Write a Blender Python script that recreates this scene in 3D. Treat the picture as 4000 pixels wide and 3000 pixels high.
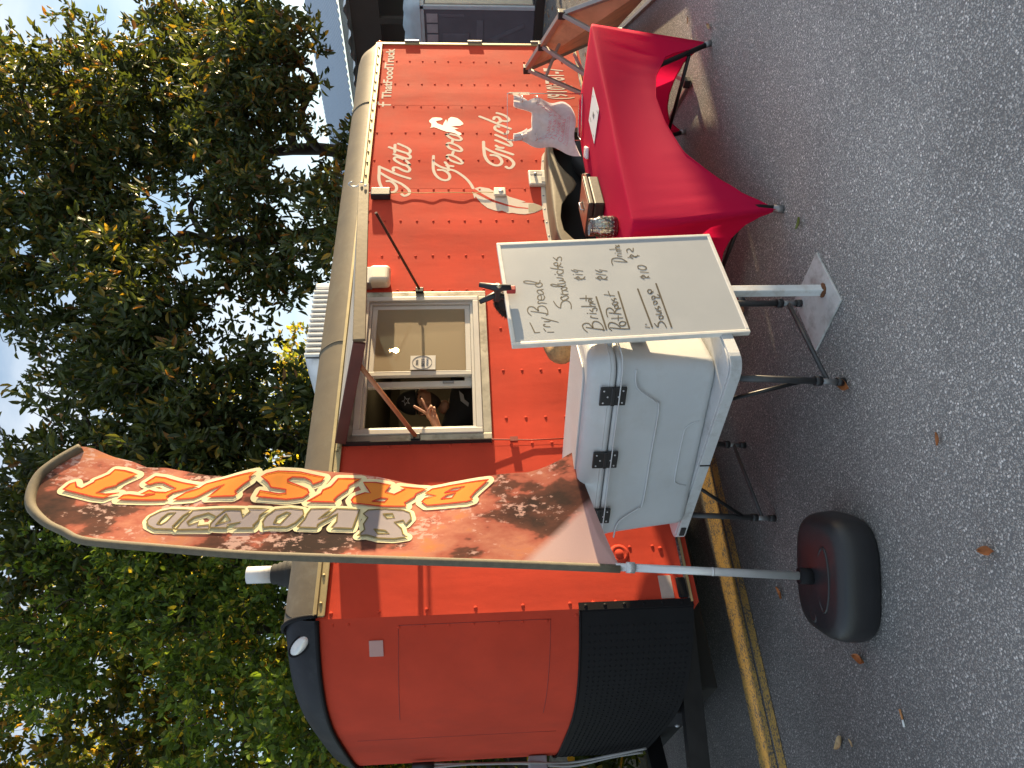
import bpy, bmesh, math, random
import numpy as np
from mathutils import Vector, Matrix
from mathutils.geometry import tessellate_polygon
random.seed(7); RNG = np.random.default_rng(7)
sc = bpy.context.scene
for o in list(bpy.data.objects): bpy.data.objects.remove(o)
COL = sc.collection
# ------------------------------------------------------------------ camera
# world: X along the trailer (front -> rear), Y away from the viewer, Z up; trailer wall is y = 0
CAMPOS = Vector((-1.339, -3.638, 1.60))
F_PX, OFF_PX, ROLL, YAW = 2850.0, 190.0, 0.0205, math.radians(52.43)
pitch = math.atan(OFF_PX / F_PX)
fw = Vector((math.cos(YAW), math.sin(YAW), 0)); rt = Vector((math.sin(YAW), -math.cos(YAW), 0)); zz = Vector((0, 0, 1))
cf = fw * math.cos(pitch) - zz * math.sin(pitch); cu = zz * math.cos(pitch) + fw * math.sin(pitch)
cr2 = rt * math.cos(ROLL) - cu * math.sin(ROLL); cu2 = cu * math.cos(ROLL) + rt * math.sin(ROLL)
cam = bpy.data.cameras.new('camera'); camo = bpy.data.objects.new('camera', cam); COL.objects.link(camo)
cam.sensor_fit = 'HORIZONTAL'; cam.sensor_width = 36; cam.lens = F_PX / 4000 * 36; cam.clip_start = .05; cam.clip_end = 2000
ax, ay, az = -cu2, cr2, -cf          # the phone was held sideways: the picture's left is up
camo.matrix_world = Matrix(((ax.x, ay.x, az.x, CAMPOS.x), (ax.y, ay.y, az.y, CAMPOS.y), (ax.z, ay.z, az.z, CAMPOS.z), (0, 0, 0, 1)))
sc.camera = camo
# ------------------------------------------------------------------ light
SUN_AZ, SUN_EL = math.atan2(-1, 6.5), math.radians(5.0)     # direction towards the sun
SUN_STRENGTH, SKY_STRENGTH, EXPOSURE = 5.0, 0.15, 1.55
w = bpy.data.worlds.new('World'); sc.world = w; w.use_nodes = True
nt = w.node_tree; nt.nodes.clear()
sky = nt.nodes.new('ShaderNodeTexSky'); sky.sky_type = 'NISHITA'; sky.sun_disc = False
sky.sun_elevation = SUN_EL; sky.sun_rotation = math.pi / 2 - SUN_AZ
sky.air_density = 1.0; sky.dust_density = 1.0; sky.ozone_density = 2.0
bg = nt.nodes.new('ShaderNodeBackground'); bg.inputs['Strength'].default_value = SKY_STRENGTH
wo = nt.nodes.new('ShaderNodeOutputWorld')
# thin bright cloud veil over the whole dome, as seen through the leaves
wtc = nt.nodes.new('ShaderNodeTexCoord'); wmp = nt.nodes.new('ShaderNodeMapping'); wmp.inputs['Scale'].default_value = (1, 1, 2.2); nt.links.new(wtc.outputs['Generated'], wmp.inputs[0])
wno = nt.nodes.new('ShaderNodeTexNoise'); wno.inputs['Scale'].default_value = 3.2; wno.inputs['Detail'].default_value = 7; wno.inputs['Roughness'].default_value = .55; nt.links.new(wmp.outputs[0], wno.inputs['Vector'])
wra = nt.nodes.new('ShaderNodeMapRange'); wra.inputs['From Min'].default_value = .38; wra.inputs['From Max'].default_value = .62; wra.inputs['To Min'].default_value = .08; wra.inputs['To Max'].default_value = .6; nt.links.new(wno.outputs[0], wra.inputs[0])
wmx = nt.nodes.new('ShaderNodeMix'); wmx.data_type = 'RGBA'; nt.links.new(wra.outputs[0], wmx.inputs[0]); nt.links.new(sky.outputs[0], wmx.inputs[6]); wmx.inputs[7].default_value = (2.85, 2.92, 3.0, 1)
nt.links.new(wmx.outputs[2], bg.inputs[0]); nt.links.new(bg.outputs[0], wo.inputs[0])
sl = bpy.data.lights.new('sun', 'SUN'); sl.energy = SUN_STRENGTH; sl.angle = math.radians(.55); sl.color = (1.0, .77, .46)
so = bpy.data.objects.new('sun', sl); COL.objects.link(so)
sd = Vector((math.cos(SUN_AZ) * math.cos(SUN_EL), math.sin(SUN_AZ) * math.cos(SUN_EL), math.sin(SUN_EL)))
so.rotation_euler = sd.to_track_quat('Z', 'Y').to_euler(); so.location = (10, -5, 10)
sc.render.engine = 'CYCLES'
sc.view_settings.view_transform = 'Standard'; sc.view_settings.look = 'None'
sc.view_settings.exposure = EXPOSURE; sc.view_settings.gamma = 1; sc.view_settings.use_curve_mapping = False
# ------------------------------------------------------------------ materials
MATS = {}
def N(nt, t, **kw):
    n = nt.nodes.new(t)
    for k, v in kw.items():
        if k in n.inputs: n.inputs[k].default_value = v
        else: setattr(n, k, v)
    return n
def mat(name, col, rough=.5, metal=0., var=.12, vscale=6., bump=0., bscale=60., coords='Object', dirt=None, dscale=3., damt=.5, spec=None, trans=0.):
    """principled paint / plastic / metal with colour mottling, fine relief and optional stains"""
    if name in MATS: return MATS[name]
    m = bpy.data.materials.new(name); m.use_nodes = True; t = m.node_tree; b = t.nodes['Principled BSDF']
    tc = N(t, 'ShaderNodeTexCoord'); co = tc.outputs[coords]
    n1 = N(t, 'ShaderNodeTexNoise', Scale=vscale, Detail=6., Roughness=.6); t.links.new(co, n1.inputs['Vector'])
    r = N(t, 'ShaderNodeMapRange'); r.inputs['From Min'].default_value = .3; r.inputs['From Max'].default_value = .7
    r.inputs['To Min'].default_value = 1 - var; r.inputs['To Max'].default_value = 1 + var; t.links.new(n1.outputs[0], r.inputs[0])
    mx = N(t, 'ShaderNodeMix', data_type='RGBA', blend_type='MULTIPLY'); mx.inputs[0].default_value = 1
    mx.inputs[6].default_value = (*col, 1); t.links.new(r.outputs[0], mx.inputs[7])
    out = mx.outputs[2]
    if dirt:
        n2 = N(t, 'ShaderNodeTexNoise', Scale=dscale, Detail=9., Roughness=.7); t.links.new(co, n2.inputs['Vector'])
        rr = N(t, 'ShaderNodeMapRange'); rr.inputs['From Min'].default_value = .5; rr.inputs['From Max'].default_value = .72; rr.inputs['To Max'].default_value = damt
        t.links.new(n2.outputs[0], rr.inputs[0])
        m2 = N(t, 'ShaderNodeMix', data_type='RGBA'); t.links.new(rr.outputs[0], m2.inputs[0]); t.links.new(out, m2.inputs[6]); m2.inputs[7].default_value = (*dirt, 1); out = m2.outputs[2]
    t.links.new(out, b.inputs['Base Color'])
    r2 = N(t, 'ShaderNodeMapRange'); r2.inputs['To Min'].default_value = max(.02, rough - .1); r2.inputs['To Max'].default_value = min(1, rough + .12); t.links.new(n1.outputs[0], r2.inputs[0]); t.links.new(r2.outputs[0], b.inputs['Roughness'])
    b.inputs['Metallic'].default_value = metal
    if spec is not None: b.inputs['Specular IOR Level'].default_value = spec
    if trans:
        b.inputs['Transmission Weight'].default_value = trans
    if bump:
        n3 = N(t, 'ShaderNodeTexNoise', Scale=bscale, Detail=4.); t.links.new(co, n3.inputs['Vector'])
        bp = N(t, 'ShaderNodeBump', Strength=min(1, bump * 1), Distance=.004); t.links.new(n3.outputs[0], bp.inputs['Height']); t.links.new(bp.outputs[0], b.inputs['Normal'])
    MATS[name] = m; return m
def asphalt():
    m = bpy.data.materials.new('asphalt'); m.use_nodes = True; t = m.node_tree; b = t.nodes['Principled BSDF']
    tc = N(t, 'ShaderNodeTexCoord'); co = tc.outputs['Object']
    wn = N(t, 'ShaderNodeTexNoise', Scale=90., Detail=2.); t.links.new(co, wn.inputs['Vector'])
    add = N(t, 'ShaderNodeVectorMath', operation='MULTIPLY_ADD'); t.links.new(wn.outputs['Color'], add.inputs[0]); add.inputs[1].default_value = (.007, .007, .007); t.links.new(co, add.inputs[2])
    cols = []; hs = []
    for scl in (105., 210.):
        v = N(t, 'ShaderNodeTexVoronoi', Scale=scl); t.links.new(add.outputs[0], v.inputs['Vector'])
        cr = N(t, 'ShaderNodeValToRGB'); e = cr.color_ramp.elements
        e[0].position = 0; e[0].color = (.165, .156, .148, 1); e[1].position = 1; e[1].color = (.46, .435, .415, 1)
        for p, c in ((.35, (.21, .2, .191, 1)), (.6, (.257, .245, .234, 1)), (.85, (.32, .304, .29, 1))):
            q = cr.color_ramp.elements.new(p); q.color = c
        sep = N(t, 'ShaderNodeSeparateColor'); t.links.new(v.outputs['Color'], sep.inputs[0]); t.links.new(sep.outputs[0], cr.inputs[0])
        h = N(t, 'ShaderNodeMapRange'); h.inputs['From Min'].default_value = .0; h.inputs['From Max'].default_value = .62; h.inputs['To Min'].default_value = 1; h.inputs['To Max'].default_value = 0
        t.links.new(v.outputs['Distance'], h.inputs[0]); cols.append(cr.outputs[0]); hs.append((h.outputs[0], sep.outputs[1]))
    pick = N(t, 'ShaderNodeMath', operation='GREATER_THAN'); pick.inputs[1].default_value = .45; t.links.new(hs[0][1], pick.inputs[0])
    mc = N(t, 'ShaderNodeMix', data_type='RGBA'); t.links.new(pick.outputs[0], mc.inputs[0]); t.links.new(cols[1], mc.inputs[6]); t.links.new(cols[0], mc.inputs[7])
    mh = N(t, 'ShaderNodeMix', data_type='FLOAT'); t.links.new(pick.outputs[0], mh.inputs[0]); t.links.new(hs[1][0], mh.inputs[2]); t.links.new(hs[0][0], mh.inputs[3])
    # tar between the stones
    tar = N(t, 'ShaderNodeMapRange'); tar.inputs['From Min'].default_value = .1; tar.inputs['From Max'].default_value = .36; t.links.new(mh.outputs[0], tar.inputs[0])
    m2 = N(t, 'ShaderNodeMix', data_type='RGBA'); t.links.new(tar.outputs[0], m2.inputs[0]); m2.inputs[6].default_value = (.10, .098, .097, 1); t.links.new(mc.outputs[2], m2.inputs[7])
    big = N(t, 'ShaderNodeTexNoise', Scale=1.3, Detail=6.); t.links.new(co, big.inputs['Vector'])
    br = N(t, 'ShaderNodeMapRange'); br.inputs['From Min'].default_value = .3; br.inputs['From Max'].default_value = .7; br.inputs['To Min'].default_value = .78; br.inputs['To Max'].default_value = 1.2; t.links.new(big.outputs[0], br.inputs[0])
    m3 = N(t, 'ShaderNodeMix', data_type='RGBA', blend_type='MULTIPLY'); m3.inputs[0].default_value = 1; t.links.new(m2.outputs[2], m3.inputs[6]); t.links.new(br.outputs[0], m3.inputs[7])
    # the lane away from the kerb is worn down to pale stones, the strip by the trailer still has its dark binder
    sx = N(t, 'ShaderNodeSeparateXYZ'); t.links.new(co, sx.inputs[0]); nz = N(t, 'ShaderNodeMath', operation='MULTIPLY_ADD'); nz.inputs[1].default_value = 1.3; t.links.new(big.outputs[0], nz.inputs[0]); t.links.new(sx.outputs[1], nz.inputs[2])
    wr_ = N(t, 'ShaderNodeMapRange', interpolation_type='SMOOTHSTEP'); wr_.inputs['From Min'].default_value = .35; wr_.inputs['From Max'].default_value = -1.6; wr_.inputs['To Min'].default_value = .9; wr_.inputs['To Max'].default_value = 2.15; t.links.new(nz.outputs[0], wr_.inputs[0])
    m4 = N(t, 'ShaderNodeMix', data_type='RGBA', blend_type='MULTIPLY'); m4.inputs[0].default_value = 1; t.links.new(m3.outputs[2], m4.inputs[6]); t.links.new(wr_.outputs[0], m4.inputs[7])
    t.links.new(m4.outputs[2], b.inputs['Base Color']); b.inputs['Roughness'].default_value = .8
    bp = N(t, 'ShaderNodeBump', Strength=.9, Distance=.0036); t.links.new(mh.outputs[0], bp.inputs['Height']); t.links.new(bp.outputs[0], b.inputs['Normal'])
    return m
def leafmat(name, attr='tint', rough=.45, trans=.35, spec=.4):
    m = bpy.data.materials.new(name); m.use_nodes = True; t = m.node_tree; b = t.nodes['Principled BSDF']; o = t.nodes['Material Output']
    a = N(t, 'ShaderNodeAttribute'); a.attribute_name = attr
    t.links.new(a.outputs['Color'], b.inputs['Base Color']); b.inputs['Roughness'].default_value = rough; b.inputs['Specular IOR Level'].default_value = spec
    tr = N(t, 'ShaderNodeBsdfTranslucent'); hs = N(t, 'ShaderNodeMix', data_type='RGBA', blend_type='MULTIPLY'); hs.inputs[0].default_value = 1; hs.inputs[7].default_value = (2.3, 2.0, .6, 1)
    t.links.new(a.outputs['Color'], hs.inputs[6]); t.links.new(hs.outputs[2], tr.inputs['Color'])
    mx = N(t, 'ShaderNodeMixShader'); mx.inputs[0].default_value = trans; t.links.new(b.outputs[0], mx.inputs[1]); t.links.new(tr.outputs[0], mx.inputs[2]); t.links.new(mx.outputs[0], o.inputs[0])
    return m
def clothmat(name, col, trans=.3, rough=.85, weave=900.):
    m = bpy.data.materials.new(name); m.use_nodes = True; t = m.node_tree; b = t.nodes['Principled BSDF']; o = t.nodes['Material Output']
    tc = N(t, 'ShaderNodeTexCoord'); n = N(t, 'ShaderNodeTexNoise', Scale=weave, Detail=2.); t.links.new(tc.outputs['Object'], n.inputs['Vector'])
    r = N(t, 'ShaderNodeMapRange'); r.inputs['To Min'].default_value = .82; r.inputs['To Max'].default_value = 1.15; t.links.new(n.outputs[0], r.inputs[0])
    mx = N(t, 'ShaderNodeMix', data_type='RGBA', blend_type='MULTIPLY'); mx.inputs[0].default_value = 1; mx.inputs[6].default_value = (*col, 1); t.links.new(r.outputs[0], mx.inputs[7])
    t.links.new(mx.outputs[2], b.inputs['Base Color']); b.inputs['Roughness'].default_value = rough; b.inputs['Specular IOR Level'].default_value = .08
    tr = N(t, 'ShaderNodeBsdfTranslucent'); t.links.new(mx.outputs[2], tr.inputs[0]); ms = N(t, 'ShaderNodeMixShader'); ms.inputs[0].default_value = trans
    t.links.new(b.outputs[0], ms.inputs[1]); t.links.new(tr.outputs[0], ms.inputs[2]); t.links.new(ms.outputs[0], o.inputs[0])
    return m
def glassmat(name, tint=(1, 1, 1), rough=.02, alpha=.25):
    m = bpy.data.materials.new(name); m.use_nodes = True; t = m.node_tree; o = t.nodes['Material Output']
    g = N(t, 'ShaderNodeBsdfGlossy', Roughness=rough); tr = N(t, 'ShaderNodeBsdfTransparent'); tr.inputs[0].default_value = (*tint, 1)
    fr = N(t, 'ShaderNodeFresnel', IOR=1.5); mx = N(t, 'ShaderNodeMixShader')
    ad = N(t, 'ShaderNodeMath', operation='ADD'); ad.inputs[1].default_value = alpha; t.links.new(fr.outputs[0], ad.inputs[0])
    t.links.new(ad.outputs[0], mx.inputs[0]); t.links.new(tr.outputs[0], mx.inputs[1]); t.links.new(g.outputs[0], mx.inputs[2]); t.links.new(mx.outputs[0], o.inputs[0])
    return m
def emat(name, col, s):
    m = bpy.data.materials.new(name); m.use_nodes = True; b = m.node_tree.nodes['Principled BSDF']; b.inputs['Emission Color'].default_value = (*col, 1); b.inputs['Emission Strength'].default_value = s; b.inputs['Base Color'].default_value = (*col, 1)
    return m
# ------------------------------------------------------------------ mesh builder
def wm(o):
    return (wm(o.parent) @ o.matrix_parent_inverse if o.parent else Matrix()) @ o.matrix_basis
def adopt(o, p):
    o.parent = p; o.matrix_parent_inverse = wm(p).inverted()      # meshes are modelled in world space
class MB:
    def __init__(s): s.v = []; s.f = []; s.sm = []
    def add(s, vs, fs, smooth=False):
        k = len(s.v); s.v += [tuple(v) for v in vs]; s.f += [tuple(i + k for i in f) for f in fs]; s.sm += [smooth] * len(fs); return s
    def box(s, a, b, M=None):
        x0, y0, z0 = a; x1, y1, z1 = b
        vs = [(x0, y0, z0), (x1, y0, z0), (x1, y1, z0), (x0, y1, z0), (x0, y0, z1), (x1, y0, z1), (x1, y1, z1), (x0, y1, z1)]
        if M is not None: vs = [M @ Vector(v) for v in vs]
        return s.add(vs, [(0, 3, 2, 1), (4, 5, 6, 7), (0, 1, 5, 4), (1, 2, 6, 5), (2, 3, 7, 6), (3, 0, 4, 7)])
    def bar(s, p, q, w, h=None, up=(0, 0, 1)):
        p = Vector(p); q = Vector(q); d = (q - p); L = d.length; d.normalize(); up = Vector(up)
        if abs(d.dot(up)) > .95: up = Vector((1, 0, 0))
        a = d.cross(up).normalized(); b = a.cross(d); h = h or w
        vs = [p + a * (i * w / 2) + b * (j * h / 2) + d * k for k in (0, L) for i, j in ((-1, -1), (1, -1), (1, 1), (-1, 1))]
        return s.add(vs, [(0, 3, 2, 1), (4, 5, 6, 7), (0, 1, 5, 4), (1, 2, 6, 5), (2, 3, 7, 6), (3, 0, 4, 7)])
    def tube(s, pts, r, n=10, cap=True, closed=False):
        pts = [Vector(p) for p in pts]; m = len(pts)
        rs = r if isinstance(r, (list, tuple)) else [r] * m
        T = []
        for i in range(m):
            a = pts[(i - 1) % m] if (i or closed) else pts[0]; b = pts[(i + 1) % m] if (i < m - 1 or closed) else pts[-1]
            T.append((b - a).normalized() if (b - a).length > 1e-9 else Vector((0, 0, 1)))
        u = T[0].orthogonal().normalized(); vs = []
        for i in range(m):
            u = (u - T[i] * u.dot(T[i])); u = u.normalized() if u.length > 1e-6 else T[i].orthogonal().normalized(); w_ = T[i].cross(u)
            for k in range(n):
                a = 2 * math.pi * k / n; vs.append(pts[i] + (u * math.cos(a) + w_ * math.sin(a)) * rs[i])
        fs = []
        for i in range(m if closed else m - 1):
            j = (i + 1) % m
            for k in range(n): fs.append((i * n + k, i * n + (k + 1) % n, j * n + (k + 1) % n, j * n + k))
        s.add(vs, fs, True)
        if cap and not closed:
            k0 = len(s.v) - len(vs); s.f += [tuple(k0 + k for k in reversed(range(n))), tuple(k0 + (m - 1) * n + k for k in range(n))]; s.sm += [False, False]
        return s
    def lathe(s, c, prof, n=24, axis=(0, 0, 1), sx=1, sy=1, smooth=True):
        ax = Vector(axis).normalized(); u = ax.orthogonal().normalized() if abs(ax.z) < .99 else Vector((1, 0, 0)); w_ = ax.cross(u); c = Vector(c)
        vs = [c + ax * h + u * (r * sx * math.cos(2 * math.pi * k / n)) + w_ * (r * sy * math.sin(2 * math.pi * k / n)) for r, h in prof for k in range(n)]
        fs = [(i * n + k, i * n + (k + 1) % n, (i + 1) * n + (k + 1) % n, (i + 1) * n + k) for i in range(len(prof) - 1) for k in range(n)]
        s.add(vs, fs, smooth)
        k0 = len(s.v) - len(vs)
        if prof[0][0] > 1e-5: s.f.append(tuple(k0 + k for k in reversed(range(n)))); s.sm.append(False)
        if prof[-1][0] > 1e-5: s.f.append(tuple(k0 + (len(prof) - 1) * n + k for k in range(n))); s.sm.append(False)
        return s
    def grid(s, fn, nu, nv, smooth=True, flip=False):
        vs = [fn(i / nu, j / nv) for j in range(nv + 1) for i in range(nu + 1)]; W = nu + 1
        fs = [(j * W + i, j * W + i + 1, (j + 1) * W + i + 1, (j + 1) * W + i) for j in range(nv) for i in range(nu)]
        if flip: fs = [f[::-1] for f in fs]
        return s.add(vs, fs, smooth)
    def prism(s, poly, d, smooth=False):
        """poly: 3D points of a planar outline, d: extrusion vector"""
        d = Vector(d); P_ = [Vector(p) for p in poly]; n = len(P_); tri = tessellate_polygon([P_])
        vs = P_ + [p + d for p in P_]; fs = [tuple(t) for t in tri] + [tuple(i + n for i in t[::-1]) for t in tri] + [(i, (i + 1) % n, (i + 1) % n + n, i + n) for i in range(n)]
        s.add(vs, fs, smooth); return s
    def build(s, name, m, parent=None, bevel=0, seg=2, recalc=True, solid=0, sub=0):
        me = bpy.data.meshes.new(name); me.from_pydata(s.v, [], s.f); me.polygons.foreach_set('use_smooth', s.sm)
        if recalc:
            bm = bmesh.new(); bm.from_mesh(me); bmesh.ops.recalc_face_normals(bm, faces=bm.faces); bm.to_mesh(me); bm.free()
        me.materials.append(m); o = bpy.data.objects.new(name, me); COL.objects.link(o)
        if parent: adopt(o, parent)
        if solid: q = o.modifiers.new('solid', 'SOLIDIFY'); q.thickness = solid; q.offset = 0
        if bevel: q = o.modifiers.new('bevel', 'BEVEL'); q.width = bevel; q.segments = seg; q.limit_method = 'ANGLE'; q.angle_limit = math.radians(40)
        if sub: q = o.modifiers.new('sub', 'SUBSURF'); q.levels = sub; q.render_levels = sub
        return o
def tag(o, label=None, cat=None, group=None, kind=None):
    if label: o['label'] = label
    if cat: o['category'] = cat
    if group: o['group'] = group
    if kind: o['kind'] = kind
    return o
def thing(name, label, cat, loc=(0, 0, 0), rz=0, group=None):
    o = bpy.data.objects.new(name, None); COL.objects.link(o); o.location = loc; o.rotation_euler = (0, 0, rz); o.empty_display_size = .1
    return tag(o, label, cat, group)
def smoothpath(pts, k=5, closed=False):
    P_ = [Vector(p) for p in pts]; n = len(P_)
    if n < 3: return P_
    out = []
    for i in range(n - 1):
        p0 = P_[max(i - 1, 0)]; p1 = P_[i]; p2 = P_[i + 1]; p3 = P_[min(i + 2, n - 1)]
        for j in range(k):
            t = j / k; out.append(.5 * ((2 * p1) + (p2 - p0) * t + (2 * p0 - 5 * p1 + 4 * p2 - p3) * t * t + (3 * p1 - p0 - 3 * p2 + p3) * t ** 3))
    out.append(P_[-1]); return out
def ribbon(mb, pts2, wd, fn, off, k=5, taper=False):
    """flat painted stroke: pts2 (a,b) in a plane, fn(a,b,off)->3D"""
    P_ = smoothpath([(a, b, 0) for a, b in pts2], k); n = len(P_); vs = []
    for i in range(n):
        d = (P_[min(i + 1, n - 1)] - P_[max(i - 1, 0)])
        if d.length < 1e-7: d = Vector((1, 0, 0))
        d.normalize(); q = Vector((-d.y, d.x, 0)); ww = wd / 2 * ((.75 + .25 * math.sin(math.pi * i / (n - 1))) if taper else 1)
        for s_ in (-1, 1): p = P_[i] + q * (ww * s_); vs.append(fn(p.x, p.y, off))
    mb.add(vs, [(2 * i, 2 * i + 1, 2 * i + 3, 2 * i + 2) for i in range(n - 1)])
    for e_, sg in ((0, -1), (n - 1, 1)):   # round ends
        c = P_[e_]; d = (P_[min(e_ + 1, n - 1)] - P_[max(e_ - 1, 0)]).normalized() * sg; q = Vector((-d.y, d.x, 0)); ww = wd / 2 * (.75 if taper else 1)
        arc = [c + (q * math.cos(a) + d * math.sin(a)) * ww for a in [math.pi * j / 6 for j in range(7)]]
        mb.add([fn(p.x, p.y, off) for p in arc], [tuple(range(7))])
def fillpoly(mb, loops, fn, off, maxe=None):
    L = [[Vector((a, b, 0)) for a, b in lp] for lp in loops]; flat = [p for lp in L for p in lp]; tri = [tuple(t) for t in tessellate_polygon(L)]
    V = [p.copy() for p in flat]
    if maxe:
        for _ in range(4):
            new = []; cache = {}; done = True
            def mid(i, j):
                k = (min(i, j), max(i, j))
                if k not in cache: V.append((V[i] + V[j]) / 2); cache[k] = len(V) - 1
                return cache[k]
            for a, b, c in tri:
                if max((V[a] - V[b]).length, (V[b] - V[c]).length, (V[c] - V[a]).length) > maxe:
                    x, y, z = mid(a, b), mid(b, c), mid(c, a); new += [(a, x, z), (x, b, y), (z, y, c), (x, y, z)]; done = False
                else: new.append((a, b, c))
            tri = new
            if done: break
    mb.add([fn(p.x, p.y, off) for p in V], tri)
def textmesh(name, body, m, parent, loc, size, sx=1, xdir=(1, 0, 0), ydir=(0, 0, 1), extr=.0006, align='LEFT', offset=0., shear=0.):
    c = bpy.data.curves.new(name, 'FONT'); c.body = body; c.size = size; c.extrude = extr; c.align_x = align; c.offset = offset; c.shear = shear; c.resolution_u = 3
    o = bpy.data.objects.new(name, c); COL.objects.link(o)
    x = Vector(xdir).normalized(); y = Vector(ydir).normalized(); z = x.cross(y)
    dg = bpy.context.evaluated_depsgraph_get(); me = bpy.data.meshes.new_from_object(o.evaluated_get(dg)); bpy.data.objects.remove(o)
    L = Vector(loc)
    for v in me.vertices: v.co = L + x * (v.co.x * sx) + y * v.co.y + z * v.co.z
    me.materials.clear(); me.materials.append(m); ob = bpy.data.objects.new(name, me); COL.objects.link(ob)
    if parent: adopt(ob, parent)
    return ob
# ------------------------------------------------------------------ traced lettering (metres: wall x,z / board x,z / flag s,z)
THAT=[[(3.516,2.172),(3.516,2.148),(3.494,2.121),(3.456,2.098),(3.422,2.093),(3.393,2.101),(3.376,2.126),(3.381,2.158),(3.406,2.188),(3.448,2.213),(3.499,2.229),(3.559,2.238),(3.637,2.24),(3.708,2.243)],[(3.629,2.236),(3.563,2.166),(3.52,2.111),(3.481,2.057),(3.43,2.013),(3.392,1.992),(3.355,1.995),(3.332,2.026),(3.351,2.05)],[(3.704,2.242),(3.655,2.17),(3.598,2.088),(3.548,1.991)],[(3.65,2.125),(3.681,2.131),(3.696,2.121),(3.688,2.091),(3.653,2.047),(3.638,2.011),(3.663,1.996),(3.69,2.004),(3.715,2.024)],[(3.73,2.0),(3.719,2.016),(3.735,2.06),(3.78,2.111),(3.809,2.127),(3.831,2.118),(3.826,2.085),(3.794,2.04),(3.76,2.013),(3.73,1.999)],[(3.873,2.132),(3.846,2.086),(3.816,2.03),(3.815,2.002),(3.844,1.997),(3.879,2.021)],[(3.971,2.175),(3.932,2.111),(3.895,2.044),(3.885,2.01),(3.918,1.999),(3.955,2.018),(3.988,2.058),(4.019,2.102)],[(4.004,2.128),(3.901,2.126)]]
FOOD=[[(3.661,1.768),(3.657,1.727),(3.624,1.691),(3.579,1.675),(3.54,1.683),(3.526,1.715),(3.547,1.754),(3.592,1.786),(3.657,1.805),(3.743,1.809),(3.849,1.807)],[(3.757,1.804),(3.71,1.759),(3.677,1.703),(3.651,1.638),(3.598,1.583),(3.533,1.536),(3.47,1.506),(3.425,1.492)],[(3.763,1.712),(3.717,1.69),(3.653,1.685)],[(3.719,1.698),(3.709,1.648)],[(3.838,1.698),(3.865,1.682),(3.845,1.637),(3.804,1.596),(3.763,1.571),(3.743,1.585),(3.763,1.629),(3.797,1.674),(3.838,1.698)],[(3.862,1.653),(3.907,1.644)],[(4.004,1.698),(4.032,1.681),(4.011,1.635),(3.976,1.594),(3.934,1.573),(3.914,1.587),(3.927,1.628),(3.955,1.673),(4.004,1.698)],[(4.04,1.652),(4.075,1.647)],[(4.154,1.702),(4.162,1.683),(4.147,1.634),(4.126,1.596),(4.09,1.574),(4.068,1.589),(4.075,1.626),(4.104,1.668),(4.154,1.702)]]
EAGLE=[(4.271,1.829),(4.308,1.828),(4.338,1.847),(4.356,1.849),(4.376,1.839),(4.402,1.822),(4.407,1.792),(4.402,1.749),(4.381,1.731),(4.364,1.749),(4.357,1.779),(4.346,1.791),(4.316,1.778),(4.287,1.731),(4.324,1.723),(4.377,1.703),(4.354,1.697),(4.317,1.697),(4.392,1.68),(4.415,1.658),(4.408,1.632),(4.397,1.606),(4.375,1.587),(4.352,1.572),(4.325,1.557),(4.305,1.554),(4.283,1.582),(4.28,1.616),(4.268,1.659),(4.253,1.625),(4.238,1.595),(4.228,1.633),(4.198,1.608),(4.177,1.579),(4.155,1.571),(4.136,1.592),(4.169,1.625),(4.184,1.659),(4.194,1.701),(4.22,1.744),(4.249,1.786)]
TRUCK=[[(3.861,1.332),(3.858,1.302),(3.838,1.27),(3.795,1.249),(3.757,1.248),(3.727,1.267),(3.721,1.299),(3.743,1.335),(3.786,1.365),(3.848,1.383),(3.921,1.388),(3.98,1.389),(4.049,1.388)],[(3.96,1.379),(3.921,1.337),(3.882,1.28),(3.848,1.224),(3.814,1.179),(3.767,1.153),(3.729,1.152),(3.691,1.174),(3.684,1.197),(3.701,1.215)],[(3.945,1.282),(3.911,1.22),(3.87,1.15)],[(3.992,1.284),(3.968,1.262),(3.962,1.227)],[(4.07,1.284),(4.03,1.226),(3.995,1.175),(3.995,1.156),(4.025,1.155),(4.06,1.177)],[(4.149,1.281),(4.105,1.223),(4.065,1.171),(4.07,1.15)],[(4.267,1.248),(4.281,1.268),(4.26,1.283),(4.225,1.278),(4.198,1.248),(4.167,1.208),(4.172,1.183),(4.203,1.173)],[(4.424,1.409),(4.37,1.332),(4.307,1.249),(4.271,1.196),(4.24,1.149)],[(4.384,1.287),(4.414,1.278),(4.414,1.25),(4.387,1.233),(4.35,1.229),(4.334,1.249)],[(4.371,1.234),(4.355,1.198),(4.355,1.167),(4.382,1.155),(4.425,1.176),(4.457,1.211),(4.479,1.255)]]
FEATHER=[(3.416,1.494),(3.44,1.438),(3.421,1.364),(3.397,1.342),(3.369,1.274),(3.315,1.208),(3.254,1.084),(3.243,1.121),(3.236,1.022),(3.211,0.982),(3.183,0.944),(3.15,0.981),(3.124,1.022),(3.112,1.063),(3.103,1.102),(3.108,1.147),(3.121,1.197),(3.117,1.228),(3.148,1.274),(3.142,1.302),(3.152,1.335),(3.179,1.384),(3.232,1.428),(3.285,1.457),(3.321,1.473),(3.294,1.482),(3.379,1.5),(3.364,1.481)]
QUILL=[(3.406,1.494),(3.347,1.435),(3.266,1.342),(3.213,1.237),(3.186,1.159),(3.172,1.07)]
TIP=[(3.229,1.064),(3.232,1.023),(3.208,0.982),(3.183,0.95),(3.152,0.986),(3.13,1.022),(3.125,1.072)]
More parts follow.
